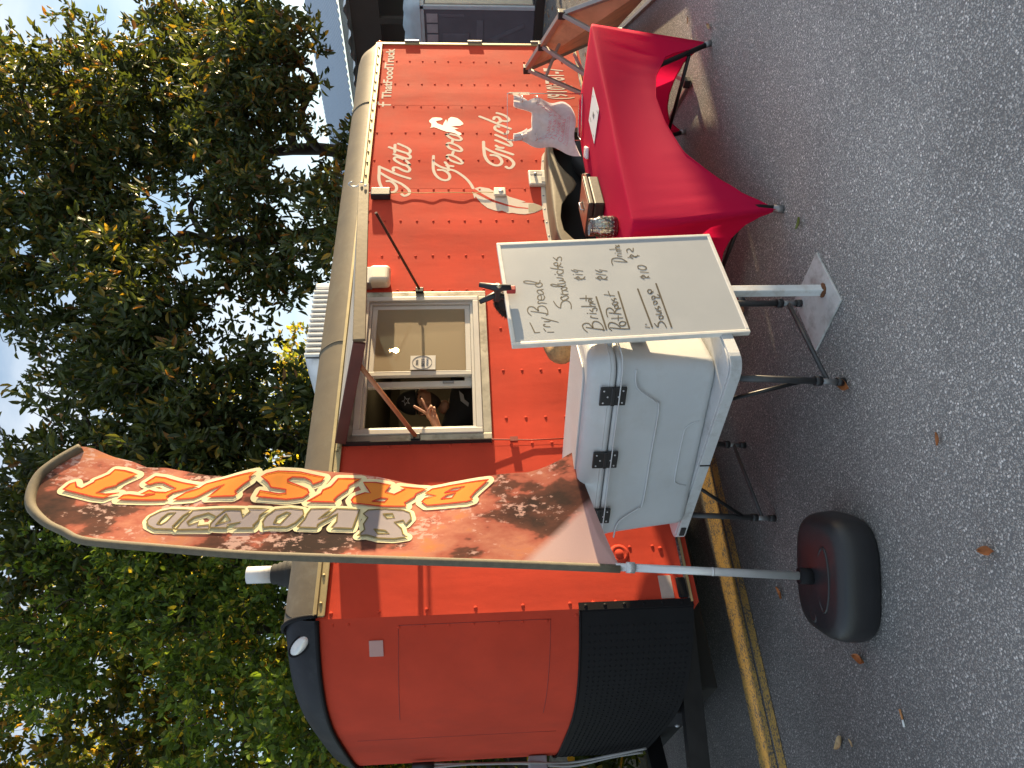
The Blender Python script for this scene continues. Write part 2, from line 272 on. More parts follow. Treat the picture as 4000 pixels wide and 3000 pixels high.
WB=[[(0.6655,1.3243),(0.643,1.3172),(0.6183,1.3103),(0.6113,1.3074),(0.6121,1.2882)],[(0.6315,1.27),(0.6174,1.2633)],[(0.6126,1.2564),(0.6121,1.2311)],[(0.6415,1.2438),(0.643,1.2603),(0.6479,1.2686),(0.6538,1.2681),(0.656,1.2627)],[(0.6925,1.2746),(0.68,1.2439),(0.6662,1.208)],[(0.6703,1.2645),(0.6711,1.2446),(0.6769,1.2388)],[(0.7295,1.3152),(0.7229,1.2846),(0.7131,1.2476),(0.706,1.254)],[(0.7041,1.3158),(0.7206,1.327),(0.7389,1.3288),(0.754,1.3201),(0.7537,1.3045),(0.7382,1.2901),(0.7307,1.284),(0.7503,1.2847),(0.7593,1.2705),(0.7528,1.2544),(0.7312,1.246),(0.713,1.2463)],[(0.7724,1.2469),(0.7765,1.2668),(0.773,1.2784),(0.778,1.2825),(0.786,1.2796)],[(0.7933,1.2677),(0.8133,1.2647),(0.8216,1.2699),(0.8154,1.2795),(0.7998,1.2807),(0.7921,1.2723),(0.7944,1.2586),(0.8087,1.2515),(0.8182,1.2543)],[(0.8299,1.2738),(0.8408,1.2807),(0.8515,1.2767),(0.8501,1.2654),(0.8359,1.2551),(0.8258,1.2582),(0.8279,1.2694)],[(0.8503,1.279),(0.8563,1.2534)],[(0.8921,1.2813),(0.8825,1.2857),(0.8694,1.2752),(0.8724,1.2613),(0.8853,1.2556),(0.8951,1.264),(0.8902,1.2805)],[(0.9094,1.2629),(0.8887,1.2714),(0.8893,1.3082),(0.8962,1.3306),(0.904,1.3324),(0.9077,1.3206),(0.9034,1.2979),(0.8919,1.2689)],[(0.7849,1.2165),(0.7581,1.2055),(0.7455,1.191),(0.7608,1.1881),(0.7793,1.1809),(0.7884,1.1641),(0.7787,1.1493),(0.7601,1.1445),(0.7404,1.1466)],[(0.8118,1.1799),(0.8012,1.1842),(0.7886,1.1754),(0.7946,1.1612),(0.805,1.1511),(0.8165,1.1567),(0.8117,1.1709),(0.8031,1.1822)],[(0.8264,1.1808),(0.823,1.1652),(0.8259,1.1498)],[(0.8281,1.1715),(0.8422,1.1746),(0.8484,1.1649),(0.8418,1.1495)],[(0.8582,1.1776),(0.8485,1.1694),(0.8546,1.1541),(0.8642,1.1531),(0.8677,1.1652),(0.8588,1.1767)],[(0.8817,1.1546),(0.8729,1.167),(0.8714,1.1993),(0.8782,1.218),(0.8846,1.2165),(0.8844,1.2027),(0.871,1.1718),(0.8662,1.1552)],[(0.9254,1.1887),(0.9211,1.1668),(0.9118,1.1631),(0.9055,1.1799)],[(0.9081,1.1774),(0.9033,1.1593),(0.8934,1.1566),(0.8884,1.17),(0.8862,1.1897)],[(0.9398,1.1813),(0.9362,1.163)],[(0.9453,1.1961),(0.9453,1.1933)],[(0.9664,1.181),(0.9565,1.1857),(0.9463,1.176),(0.9528,1.1613),(0.9661,1.1576),(0.9729,1.164)],[(0.9856,1.2112),(0.9785,1.1846),(0.9728,1.156)],[(0.977,1.173),(0.9866,1.1805),(0.9945,1.1713),(0.9889,1.1568)],[(0.9967,1.1805),(1.0136,1.1765),(1.0192,1.1831),(1.0139,1.1931),(1.0036,1.1916),(0.9973,1.1781),(1.0067,1.1654),(1.0169,1.163)],[(1.0516,1.1929),(1.0377,1.1814),(1.0308,1.1787),(1.0479,1.1742),(1.0547,1.1631),(1.0477,1.1566),(1.0305,1.1597)],[(0.6356,1.0969),(0.6272,1.0604),(0.6206,1.0238),(0.6172,1.03)],[(0.6092,1.0943),(0.627,1.1067),(0.6447,1.1103),(0.6563,1.101),(0.656,1.0833),(0.638,1.0723),(0.6309,1.0679),(0.6557,1.0679),(0.6674,1.0575),(0.6641,1.0424),(0.646,1.0292),(0.6218,1.025)],[(0.6838,1.042),(0.6884,1.0638),(0.6928,1.0708),(0.6988,1.0683)],[(0.7128,1.0719),(0.7105,1.0453)],[(0.7136,1.0826),(0.7129,1.08)],[(0.7329,1.0694),(0.7217,1.0596),(0.7369,1.0563),(0.7428,1.0457),(0.7366,1.0383),(0.7262,1.0424)],[(0.7531,1.1022),(0.7526,1.0715),(0.752,1.0422)],[(0.7523,1.0558),(0.7636,1.0657),(0.7697,1.0595),(0.7644,1.0429)],[(0.7759,1.0605),(0.7896,1.0561),(0.7935,1.0629),(0.7823,1.0679),(0.7722,1.0592),(0.7807,1.0499)],[(0.7998,1.1031),(0.7994,1.0772),(0.7989,1.0513)],[(0.8151,1.0753),(0.7837,1.0791)],[(0.9209,1.114),(0.9143,1.0667)],[(0.9082,1.0944),(0.9215,1.1069),(0.9292,1.0944),(0.912,1.087),(0.9184,1.0746),(0.9288,1.0664)],[(0.9453,1.1043),(0.9415,1.0756)],[(0.9441,1.1161),(0.9441,1.1138)],[(0.9709,1.1212),(0.9586,1.1028),(0.9625,1.0929)],[(0.9735,1.1105),(0.9635,1.0717)],[(0.6231,0.9196),(0.625,0.9547),(0.6318,0.998)],[(0.6159,0.9936),(0.6307,1.0034),(0.6484,1.0023),(0.6601,0.9918),(0.6538,0.9727),(0.6357,0.9576),(0.6262,0.9559)],[(0.6582,0.9542),(0.6651,0.9442),(0.6589,0.9296),(0.6441,0.9363),(0.6403,0.9502),(0.6499,0.9577),(0.6582,0.9542)],[(0.6827,0.9855),(0.6854,0.9376)],[(0.6984,0.955),(0.6714,0.9589)],[(0.7143,0.9909),(0.7101,0.96),(0.7061,0.9417)],[(0.6902,0.9996),(0.7145,1.0021),(0.7358,0.9969),(0.7417,0.9825),(0.7286,0.9708),(0.7114,0.9679)],[(0.7138,0.9675),(0.732,0.9568),(0.7409,0.9374)],[(0.7506,0.9631),(0.7578,0.953),(0.7503,0.9464),(0.7381,0.9536),(0.7413,0.9622),(0.7506,0.9631)],[(0.7681,0.9706),(0.7593,0.9664),(0.7628,0.9523),(0.7726,0.9454),(0.7765,0.9548),(0.7718,0.9669)],[(0.7931,0.9698),(0.7817,0.961),(0.7973,0.9564),(0.7927,0.9493)],[(0.8201,0.9968),(0.8118,0.9534)],[(0.8389,0.9772),(0.8102,0.9729)],[(0.9202,1.0207),(0.9089,0.9707)],[(0.9067,1.0014),(0.9201,1.0137),(0.9305,1.0006),(0.9131,0.9889),(0.9169,0.9767),(0.9274,0.9696)],[(0.9473,1.0149),(0.9367,0.9739)],[(0.9694,1.0158),(0.9571,0.9971),(0.961,0.9872)],[(0.9705,0.9977),(0.962,0.9648)],[(1.0001,0.9343),(1.0173,0.9366),(1.0379,0.9313),(1.0446,0.9159),(1.0408,0.8924),(1.0268,0.8754),(1.0178,0.871),(1.0254,0.9259)],[(1.0546,0.8856),(1.0584,0.9043),(1.0653,0.9023)],[(1.0737,0.902),(1.0707,0.8855)],[(1.076,0.9133),(1.0759,0.9114)],[(1.0864,0.905),(1.0827,0.8852)],[(1.0864,0.9026),(1.0963,0.9036),(1.0946,0.8834)],[(1.1009,0.9345),(1.1039,0.8879)],[(1.1034,0.9025),(1.1148,0.9057),(1.1175,0.8898)],[(1.1276,0.9039),(1.1204,0.8962),(1.1289,0.889),(1.1174,0.8873)],[(1.0474,0.8601),(1.0571,0.8078)],[(1.0394,0.8387),(1.0507,0.85),(1.0646,0.8405),(1.049,0.8261),(1.0614,0.8134)],[(1.0788,0.8577),(1.0965,0.8574),(1.1034,0.8441),(1.0841,0.8325),(1.1082,0.8263)],[(0.6324,0.8523),(0.6297,0.835)],[(0.6466,0.8499),(0.6476,0.8443)],[(0.6505,0.8112),(0.6313,0.8003),(0.6502,0.7947),(0.6619,0.7813),(0.6497,0.7701),(0.6271,0.7654)],[(0.674,0.7836),(0.6861,0.7859),(0.695,0.7752),(0.6888,0.7673),(0.6768,0.774),(0.6758,0.7855)],[(0.7021,0.7952),(0.703,0.7782),(0.7132,0.7718),(0.7215,0.7894)],[(0.7215,0.7862),(0.7224,0.7701)],[(0.7382,0.7932),(0.73,0.7824),(0.7472,0.777),(0.7396,0.7706)],[(0.7568,0.7935),(0.7724,0.7931),(0.7785,0.7828),(0.769,0.7776),(0.7586,0.7877)],[(0.7901,0.7968),(0.804,0.7944),(0.807,0.7846),(0.7974,0.7817),(0.7869,0.7937)],[(0.8051,0.7849),(0.7972,0.7679),(0.8046,0.7587),(0.8162,0.769)],[(0.8218,0.7968),(0.8422,0.7904),(0.8456,0.801),(0.8329,0.8078),(0.8218,0.7982),(0.8357,0.7832)],[(0.9245,0.8251),(0.9166,0.7839)],[(0.9104,0.8086),(0.9211,0.8209),(0.9343,0.8092),(0.9195,0.7999),(0.9273,0.7868)],[(0.9545,0.8201),(0.9506,0.7837)],[(0.9782,0.8257),(0.9918,0.8234),(0.9963,0.8059),(0.9845,0.7888),(0.971,0.7935),(0.9679,0.8107),(0.9782,0.8257)]]
WBL=[[(0.8062,1.033),(0.6239,1.0145)],[(0.835,0.9348),(0.629,0.9195)],[(0.8496,0.8477),(0.6318,0.8239)],[(0.8807,0.763),(0.6302,0.7438)]]
BRISKET=[[[(0.605,3.399),(0.639,3.383),(0.65,3.364),(0.622,3.349),(0.61,3.322),(0.651,3.283),(0.661,3.284),(0.676,3.262),(0.701,3.233),(0.732,3.221),(0.725,3.176),(0.703,3.113),(0.669,3.153),(0.641,3.18),(0.631,3.179),(0.614,3.221),(0.584,3.251),(0.576,3.208),(0.583,3.152),(0.572,3.182),(0.553,3.209),(0.56,3.256),(0.584,3.332)]],[[(0.649,3.061),(0.692,3.03),(0.686,2.987),(0.612,2.811),(0.589,2.908),(0.586,2.921),(0.562,2.941),(0.548,2.929),(0.539,2.941),(0.547,3.146),(0.571,3.13),(0.574,3.106),(0.565,3.046),(0.58,2.997),(0.578,3.06),(0.605,3.031),(0.593,3.003),(0.588,2.953),(0.611,2.914),(0.656,2.987),(0.654,3.014),(0.639,3.042)]],[[(0.536,2.902),(0.574,2.858),(0.588,2.802),(0.606,2.784),(0.612,2.776),(0.62,2.681),(0.642,2.55),(0.614,2.577),(0.597,2.569),(0.573,2.596),(0.537,2.625),(0.518,2.614),(0.509,2.628),(0.52,2.744),(0.538,2.726),(0.586,2.682),(0.567,2.742),(0.537,2.789),(0.529,2.81)]],[[(0.602,2.406),(0.618,2.388),(0.62,2.335),(0.604,2.304),(0.584,2.293),(0.602,2.259),(0.627,2.246),(0.648,2.356),(0.644,2.454),(0.628,2.501),(0.612,2.522),(0.583,2.488),(0.555,2.471),(0.547,2.405),(0.527,2.402),(0.521,2.433),(0.528,2.474),(0.535,2.515),(0.503,2.525),(0.493,2.396),(0.506,2.326),(0.532,2.302),(0.554,2.313),(0.572,2.353),(0.591,2.404)]],[[(0.484,2.303),(0.53,2.249),(0.551,2.244),(0.572,2.21),(0.621,2.183),(0.621,2.08),(0.58,2.133),(0.558,2.135),(0.516,2.175),(0.495,2.189),(0.479,2.179)]],[[(0.475,2.102),(0.492,2.112),(0.513,2.102),(0.538,2.056),(0.537,2.031),(0.6,2.069),(0.603,2.012),(0.595,1.945),(0.551,1.967),(0.539,1.925),(0.576,1.878),(0.591,1.903),(0.577,1.778),(0.546,1.827),(0.524,1.834),(0.488,1.877),(0.466,1.868),(0.464,1.993)],[(0.49,2.019),(0.513,1.98),(0.512,1.952),(0.488,1.966)]],[[(0.56,1.495),(0.502,1.555),(0.47,1.58),(0.454,1.568),(0.447,1.597),(0.462,1.775),(0.49,1.8),(0.511,1.785),(0.52,1.736),(0.544,1.786),(0.571,1.753),(0.575,1.67)],[(0.531,1.695),(0.55,1.661),(0.546,1.603),(0.527,1.637)],[(0.492,1.711),(0.512,1.686),(0.516,1.645),(0.486,1.662)]]]
SMOKED=[[[(0.34,2.507),(0.354,2.513),(0.382,2.494),(0.405,2.494),(0.439,2.46),(0.44,2.55),(0.425,2.538),(0.394,2.563),(0.432,2.578),(0.438,2.643),(0.401,2.675),(0.368,2.693),(0.348,2.692),(0.342,2.621),(0.359,2.621),(0.371,2.567),(0.341,2.595)],[(0.361,2.67),(0.417,2.639),(0.379,2.612)]],[[(0.348,2.836),(0.387,2.821),(0.413,2.805),(0.45,2.789),(0.438,2.563),(0.434,2.643),(0.401,2.675),(0.426,2.716),(0.411,2.774),(0.387,2.798),(0.366,2.784),(0.381,2.745),(0.359,2.747),(0.362,2.7),(0.34,2.693)]],[[(0.351,2.839),(0.369,2.855),(0.414,2.832),(0.425,2.826),(0.453,2.794),(0.472,2.893),(0.465,2.935),(0.437,2.971),(0.414,2.977),(0.385,2.964),(0.361,2.926)],[(0.389,2.926),(0.423,2.918),(0.449,2.899),(0.45,2.864),(0.399,2.889),(0.383,2.906)]],[[(0.291,2.064),(0.324,2.038),(0.356,2.046),(0.394,2.031),(0.414,2.052),(0.438,2.032),(0.448,1.96),(0.44,1.879),(0.423,1.85),(0.386,1.841),(0.352,1.863),(0.378,1.876),(0.369,1.915),(0.327,1.881),(0.292,1.872),(0.277,1.852),(0.27,1.909),(0.277,1.979),(0.294,2.026)],[(0.327,1.998),(0.32,1.951),(0.3,1.93),(0.3,1.98)],[(0.417,1.966),(0.421,1.926),(0.395,1.916),(0.391,1.948)]],[[(0.341,2.324),(0.385,2.3),(0.415,2.293),(0.441,2.281),(0.442,2.19),(0.383,2.245),(0.401,2.201),(0.441,2.17),(0.44,2.126),(0.437,2.07),(0.386,2.081),(0.356,2.086),(0.331,2.091),(0.335,2.181),(0.369,2.162),(0.415,2.163),(0.372,2.22),(0.353,2.241),(0.335,2.242)]],[[(0.342,2.466),(0.346,2.44),(0.343,2.37),(0.367,2.336),(0.411,2.308),(0.437,2.316),(0.445,2.372),(0.437,2.433),(0.402,2.466),(0.372,2.476)],[(0.365,2.428),(0.4,2.419),(0.424,2.384),(0.418,2.364),(0.389,2.382),(0.359,2.4)]]]
FPOLE=[(0.0,0.241),(0.04,0.586),(0.077,0.967),(0.133,1.484),(0.19,2.157),(0.225,2.53),(0.273,2.872),(0.303,3.08),(0.331,3.221)]
FTOP=[(0.378,3.305),(0.425,3.391),(0.492,3.472),(0.549,3.514),(0.627,3.536),(0.707,3.534),(0.762,3.506),(0.818,3.463),(0.871,3.416),(0.869,3.367)]
FRIGHT=[(0.821,3.257),(0.797,3.175),(0.756,3.089),(0.758,3.001),(0.733,2.898),(0.677,2.773),(0.637,2.669),(0.651,2.512),(0.675,2.331),(0.664,2.133),(0.643,1.989),(0.603,1.763),(0.589,1.538),(0.596,1.311),(0.636,1.155),(0.666,1.097)]
FBOT=[(0.452,1.08),(0.385,1.067),(0.221,1.034),(0.101,0.981)]

# ------------------------------------------------------------------ shared materials
def redpaint():
    m = mat('red_paint', (.575, .066, .036), .8, 0, .13, 2.2, 0, spec=.1, dirt=(.42, .06, .04), dscale=3.5, damt=.35)
    t = m.node_tree; b = t.nodes['Principled BSDF']; tc = [n for n in t.nodes if n.type == 'TEX_COORD'][0]; co = tc.outputs['Object']
    n1 = N(t, 'ShaderNodeTexNoise', Scale=1.8, Detail=1.); n2 = N(t, 'ShaderNodeTexNoise', Scale=260., Detail=2.); n3 = N(t, 'ShaderNodeTexNoise', Scale=14., Detail=3.)
    mp = N(t, 'ShaderNodeMapping'); mp.inputs['Scale'].default_value = (1.2, 1, .35); t.links.new(co, mp.inputs[0])
    t.links.new(mp.outputs[0], n1.inputs['Vector']); t.links.new(co, n2.inputs['Vector']); t.links.new(mp.outputs[0], n3.inputs['Vector'])
    b1 = N(t, 'ShaderNodeBump', Strength=.5, Distance=.035); t.links.new(n1.outputs[0], b1.inputs['Height'])
    b2 = N(t, 'ShaderNodeBump', Strength=.25, Distance=.0012); t.links.new(n2.outputs[0], b2.inputs['Height']); t.links.new(b1.outputs[0], b2.inputs['Normal'])
    b3 = N(t, 'ShaderNodeBump', Strength=.18, Distance=.006); t.links.new(n3.outputs[0], b3.inputs['Height']); t.links.new(b2.outputs[0], b3.inputs['Normal'])
    t.links.new(b3.outputs[0], b.inputs['Normal'])
    return m
RED = redpaint()
TAN = mat('tan_aluminium', (.145, .112, .068), .6, .12, .12, 5, .15, 40, dirt=(.2, .17, .11), dscale=4, damt=.6)
TAN2 = mat('weathered_rail_front', (.125, .105, .075), .65, .1, .15, 9, .2, 60, dirt=(.16, .15, .12), dscale=9, damt=.8)
GOLDM = mat('dull_gold_trim', (.36, .29, .15), .5, .3, .15, 8, .1, 60)
ALU = mat('aluminium', (.62, .62, .63), .38, .45, .08, 12)
BLACKP = mat('black_plastic', (.018, .018, .02), .45, 0, .2, 8, .15, 300)
BLACKG = mat('black_gloss_plastic', (.011, .011, .013), .6, 0, .15, 6, .08, 200, spec=.14)
RUBBER = mat('tyre_rubber', (.02, .019, .018), .75, 0, .2, 10, .2, 120)
WHITEV = mat('white_vinyl', (.56, .53, .48), .4, 0, .06, 6, dirt=(.42, .36, .27), dscale=12, damt=.35)
WHITEP = mat('white_paint', (.72, .69, .64), .5, 0, .05, 6)
WHITEPL = mat('white_plastic', (.72, .72, .72), .42, 0, .05, 4, .25, 350, dirt=(.4, .38, .34), dscale=7, damt=.35)
DARKM = mat('dark_metal', (.03, .03, .032), .4, .6, .2, 10)
LETTER = mat('cream_vinyl_lettering', (.70, .60, .49), .8, 0, .06, 8, spec=.1)
STEELD = mat('grey_steel', (.23, .23, .24), .42, .6, .15, 14)
# ------------------------------------------------------------------ ground
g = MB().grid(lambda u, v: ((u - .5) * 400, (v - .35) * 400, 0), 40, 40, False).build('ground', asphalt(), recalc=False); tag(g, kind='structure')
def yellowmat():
    m = bpy.data.materials.new('speckled_yellow'); m.use_nodes = True; t = m.node_tree; b = t.nodes['Principled BSDF']; tc = N(t, 'ShaderNodeTexCoord'); co = tc.outputs['Object']
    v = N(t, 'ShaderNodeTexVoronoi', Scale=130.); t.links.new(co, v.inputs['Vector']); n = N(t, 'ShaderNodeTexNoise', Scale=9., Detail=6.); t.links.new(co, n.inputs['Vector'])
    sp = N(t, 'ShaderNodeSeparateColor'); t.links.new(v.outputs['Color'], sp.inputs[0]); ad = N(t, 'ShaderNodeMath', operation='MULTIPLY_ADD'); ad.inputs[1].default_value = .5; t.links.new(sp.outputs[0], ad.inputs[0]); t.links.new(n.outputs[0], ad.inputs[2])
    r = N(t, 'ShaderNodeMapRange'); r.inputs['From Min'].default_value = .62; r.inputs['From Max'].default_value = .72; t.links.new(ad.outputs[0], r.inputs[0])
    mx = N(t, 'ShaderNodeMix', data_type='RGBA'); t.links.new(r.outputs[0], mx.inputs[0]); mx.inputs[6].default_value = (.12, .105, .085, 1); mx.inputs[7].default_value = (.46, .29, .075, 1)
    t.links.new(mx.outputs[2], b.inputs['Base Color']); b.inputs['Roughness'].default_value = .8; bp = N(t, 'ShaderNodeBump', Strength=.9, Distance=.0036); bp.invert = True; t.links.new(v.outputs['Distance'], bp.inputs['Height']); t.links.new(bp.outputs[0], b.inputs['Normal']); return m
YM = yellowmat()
for ya, yb in ((.365, .465), (.495, .745)):  # two speckled yellow strips laid just above the asphalt along the trailer
    tag(MB().grid(lambda u, v: (-9 + 14 * u, ya + (yb - ya) * v - .08 * (-9 + 14 * u) * (1 if -9 + 14 * u < 1.2 else 1.2 / max(1.2, -9 + 14 * u)), .004), 70, 2, False).build('yellow_strip', YM, recalc=False), kind='structure')
litter = mat('leaf_litter_soil', (.09, .075, .05), .95, 0, .5, 5, .8, 30, dirt=(.2, .13, .06), dscale=20, damt=.8)
def gb(u, v):
    x = -14 + 44 * u; y = 3.6 + 22 * v + .35 * math.sin(x * 1.3) + .2 * math.sin(x * 3.1)
    if x > 9: y += (x - 9) * .75
    return (x, y, .004 + (.05 + .05 * math.sin(x * 2.1 + v * 9)) * min(1, v * 5))
tag(MB().grid(gb, 80, 30).build('soil_bed', litter), kind='structure')
# ------------------------------------------------------------------ the food trailer
TR = thing('food_trailer', 'long red food trailer with white lettering, open serving window and black nose', 'trailer', (2.6, 1.2, 0))
XB, WID, Z0, Z1, ZR = 5.64, 2.4, .46, 2.36, 2.55
def nx(y): return -.36 * (1 - abs(1 - y / 1.2) ** 4)
# side wall with the window opening
sw = MB(); hx0, hx1, hz0, hz1 = 1.08, 2.2, 1.47, 2.275
xs = sorted(set([0, hx0, hx1, XB] + [i * .376 for i in range(1, 15)])); zs = [Z0, .8, 1.14, hz0, 1.74, 2.0, hz1, Z1]
for i in range(len(xs) - 1):
    for j in range(len(zs) - 1):
        if xs[i] >= hx0 - 1e-6 and xs[i + 1] <= hx1 + 1e-6 and zs[j] >= hz0 - 1e-6 and zs[j + 1] <= hz1 + 1e-6: continue
        sw.add([(xs[i], 0, zs[j]), (xs[i + 1], 0, zs[j]), (xs[i + 1], 0, zs[j + 1]), (xs[i], 0, zs[j + 1])], [(0, 1, 2, 3)])
SIDE = sw.build('side_wall', RED, TR, recalc=False)
# vertical lap seams, standing a little proud of the sheet
for x in (1.0, 2.285, 3.425, 4.592): MB().box((x, -.0006, Z0), (x + .03, .001, hz0 - .05 if 1 < x < 2.2 else Z1 - .06)).build('panel_seam', RED, SIDE, .0002, 1)
# rivets
rv = MB(); prof = [(.0095, 0), (.009, .0018), (.0065, .0036), (.003, .0045), (0, .0047)]
cols = [.03, .33, .62, 1.015] + [2.30, 2.647, 3.034, 3.409, 3.794, 4.178, 4.575, 4.944, 5.342]
for x in cols:
    for k in range(15):
        z = .96 + (k - 3) * .1207 + random.uniform(-.003, .003)
        if z > 2.30 or z < .5: continue
        if 2.45 < x < 4.4 and z < .93: continue
        if x < 1 and z > 1.05 and k % 2: continue
        rv.lathe((x + random.uniform(-.002, .002), -.0005, z), prof, 8, (0, -1, 0))
for x in (1.2, 1.57, 1.93):
    for k in range(7): rv.lathe((x, -.0005, .62 + k * .1207), prof, 8, (0, -1, 0))
tag(rv.build('rivets', RED, SIDE), kind='stuff')
# nose (front), shallow V with rounded shoulders
def nose(z0, z1, name, m, off=0., n=48, y0=0., y1=WID, parent=TR):
    def fn(u, v):
        y = y0 + (y1 - y0) * (u ** 1.6 if u < .5 else u) if False else y0 + (y1 - y0) * (.5 - .5 * math.cos(math.pi * u))
        x = nx(y); e = 1e-3; dx = (nx(min(y + e, WID)) - nx(max(y - e, 0))) / (2 * e); nn = Vector((-1, dx, 0)).normalized()
        return (x + nn.x * off, y + nn.y * off, z0 + (z1 - z0) * v)
    return MB().grid(fn, n, 6, True).build(name, m, parent, recalc=False)
NOSE = nose(Z0, Z1, 'nose_wall', RED)
# access hatch lines on the nose
hatch = MB()
def npnt(y, z, off): 
    e = 1e-3; dx = (nx(y + e) - nx(y - e)) / (2 * e); nn = Vector((-1, dx, 0)).normalized(); return Vector((nx(y) + nn.x * off, y + nn.y * off, z))
for a, b in (((.03, 1.95), (.03, 1.18)), ((.03, 1.18), (.62, 1.2)), ((.03, 1.95), (.62, 1.98)), ((.98, 1.1), (.98, 2.25))):
    hatch.tube([npnt(a[0] + (b[0] - a[0]) * t, a[1] + (b[1] - a[1]) * t, .0) for t in [i / 12 for i in range(13)]], .0022, 5)
hatch.build('hatch_edge', mat('red_paint_edge', (.3, .03, .02), .6), NOSE)
rv2 = MB()
for k in range(7): rv2.lathe(npnt(.035, 1.2 + k * .125, .0), prof, 8, (-.4, -1, 0))
for z in (1.05, 2.2, 2.28): rv2.lathe(npnt(.02, z, 0), prof, 8, (-.4, -1, 0))
tag(rv2.build('rivets', RED, NOSE), kind='stuff')
pl_ = [npnt(.08 + .065 * i, z, .002) for i, z in ((0, 2.03), (1, 2.03), (1, 2.10), (0, 2.10))]
MB().prism(pl_, (-.003, -.003, 0)).build('latch_patch', mat('pale_patch', (.5, .28, .26), .4), NOSE)
# black diamond plate on the lower nose
DP = nose(.44, 1.03, 'diamond_plate', BLACKG, .012, 48, .0, WID)
trd = MB()
for r in range(20):
    for c in range(64):
        y = .06 + c * .03; z = .47 + r * .0285
        if y > 2.2 or z > 1.01: continue
        p = npnt(y, z, .0125); a = math.radians(45 if (r + c) % 2 else -45)
        q = npnt(y + .012, z, .0125); t = (q - p).normalized(); d = t * math.cos(a) + zz * math.sin(a); nn = Vector((-1, -.3, 0)).normalized(); s_ = d.cross(nn) * .0028
        trd.add([p - d * .011, p + s_ + nn * .002, p + d * .011, p - s_ + nn * .002], [(0, 1, 2, 3)])
tag(trd.build('tread_bars', BLACKG, DP, recalc=False), kind='stuff')
edge = MB()
edge.tube([npnt(.004 + (WID - .01) * i / 60, 1.03, .013) for i in range(61)], .007, 6)
edge.box((-.012, -.016, .44), (.028, -.003, 1.035)); 
for k in range(6): edge.lathe((.01, -.016, .5 + k * .1), prof, 8, (0, -1, 0))
edge.build('plate_edge', BLACKG, DP)
# black moulded cap over the nose
def capf(u, v):
    y = WID * (.5 - .5 * math.cos(math.pi * u)); x = nx(y); a = v * math.pi / 2
    ins = .22 * (1 - math.cos(a)); zz_ = 2.345 + .205 * math.sin(a)
    e = 1e-3; yy = min(max(y, .002), WID - .002); dx = (nx(yy + e) - nx(yy - e)) / (2 * e); nn = Vector((-1, dx, 0)).normalized(); k = .018 - ins
    return (x + nn.x * k, y + nn.y * k, zz_)
MB().grid(capf, 56, 14).build('nose_cap', mat('black_nose_cap', (.02, .021, .026), .5, 0, .2, 5, .06, 200, dirt=(.13, .13, .14), dscale=6, damt=.2, spec=.18), TR)
bd = MB()
bd.tube([npnt(.002 + (WID - .004) * i / 60, 2.352, .014) for i in range(61)], .012, 6)
bd.tube([(.012 - .001 * 0, -.02 + .20 * (1 - math.cos(a)), 2.35 + .205 * math.sin(a)) for a in [math.pi / 2 * i / 10 for i in range(11)]], .012, 6)
bd.build('cap_bead', BLACKG, TR)
lt = npnt(.09, 2.44, -.01)
MB().lathe(lt, [(.0, .03), (.022, .027), (.03, .018), (.032, .0)], 20, (-.55, -.85, .25), 1, 2.0).build('marker_light_lens', mat('clear_lens', (.75, .75, .75), .12, .2), TR)
MB().lathe(lt, [(.04, .012), (.04, -.01)], 20, (-.55, -.85, .25), 1, 1.9).build('marker_light_bezel', BLACKG, TR)
# roof, rails
MB().grid(lambda u, v: (.0 + (XB - .02) * u, .18 + (WID - .36) * v, ZR + .03 * math.sin(math.pi * v)), 20, 8).build('roof', mat('white_roof', (.6, .6, .58), .5, .3), TR)
MB().grid(lambda u, v: (-.12 + .14 * u, .5 + (WID - 1.0) * v, ZR + .002 + .02 * math.sin(math.pi * v)), 4, 8).build('roof_front', BLACKG, TR)
def rail(y0, sgn, x0, x1, name, m):
    def fn(u, v):
        x = x0 + (x1 - x0) * u; a = v * math.pi / 2; e = max(0., (x - (XB - .16)) / .16); r = .195 * math.sqrt(max(.05, 1 - e ** 3 * .85))
        return (x, y0 + sgn * (-.014 + .2 * (1 - math.cos(a))), 2.36 + r * math.sin(a))
    return MB().grid(fn, 60, 12).build(name, m, TR)
RL = rail(0, 1, .62, XB, 'roof_rail', TAN); rail(0, 1, .012, .615, 'roof_rail', TAN2); rail(WID, -1, .012, XB, 'roof_rail', TAN)
for x in (1.83, 4.62):
    jn = MB(); jn.tube([(x + .004 * math.sin(i), -.015 + .2 * (1 - math.cos(a)), 2.36 + .196 * math.sin(a)) for i, a in enumerate([math.pi / 2 * i / 10 for i in range(11)])], .004, 5)
    jn.build('rail_joint', mat('joint_sealant', (.12, .1, .07), .8), RL)
MB().prism([(XB, -.014, 2.36), (XB, .18, 2.36), (XB, .18, 2.43), (XB, .1, 2.455), (XB, .03, 2.42)], (.01, 0, 0)).build('rail_end_cap', TAN, RL)
fl = MB(); fl.box((.01, -.02, 2.318), (XB - .01, -.004, 2.362)); fl.box((.01, -.03, 2.352), (XB - .01, -.018, 2.372)); fl.box((.01, -.026, 2.312), (XB, -.018, 2.319))
FLN = fl.build('drip_flange', GOLDM, TR, .002, 1)
rf = MB()
for k in range(37): rf.lathe((.08 + k * .152 + random.uniform(-.01, .01), -.02, 2.338), [(.009, 0), (.008, .004), (.004, .007), (0, .0075)], 8, (0, -1, 0))
tag(rf.build('flange_screws', GOLDM, FLN), kind='stuff')
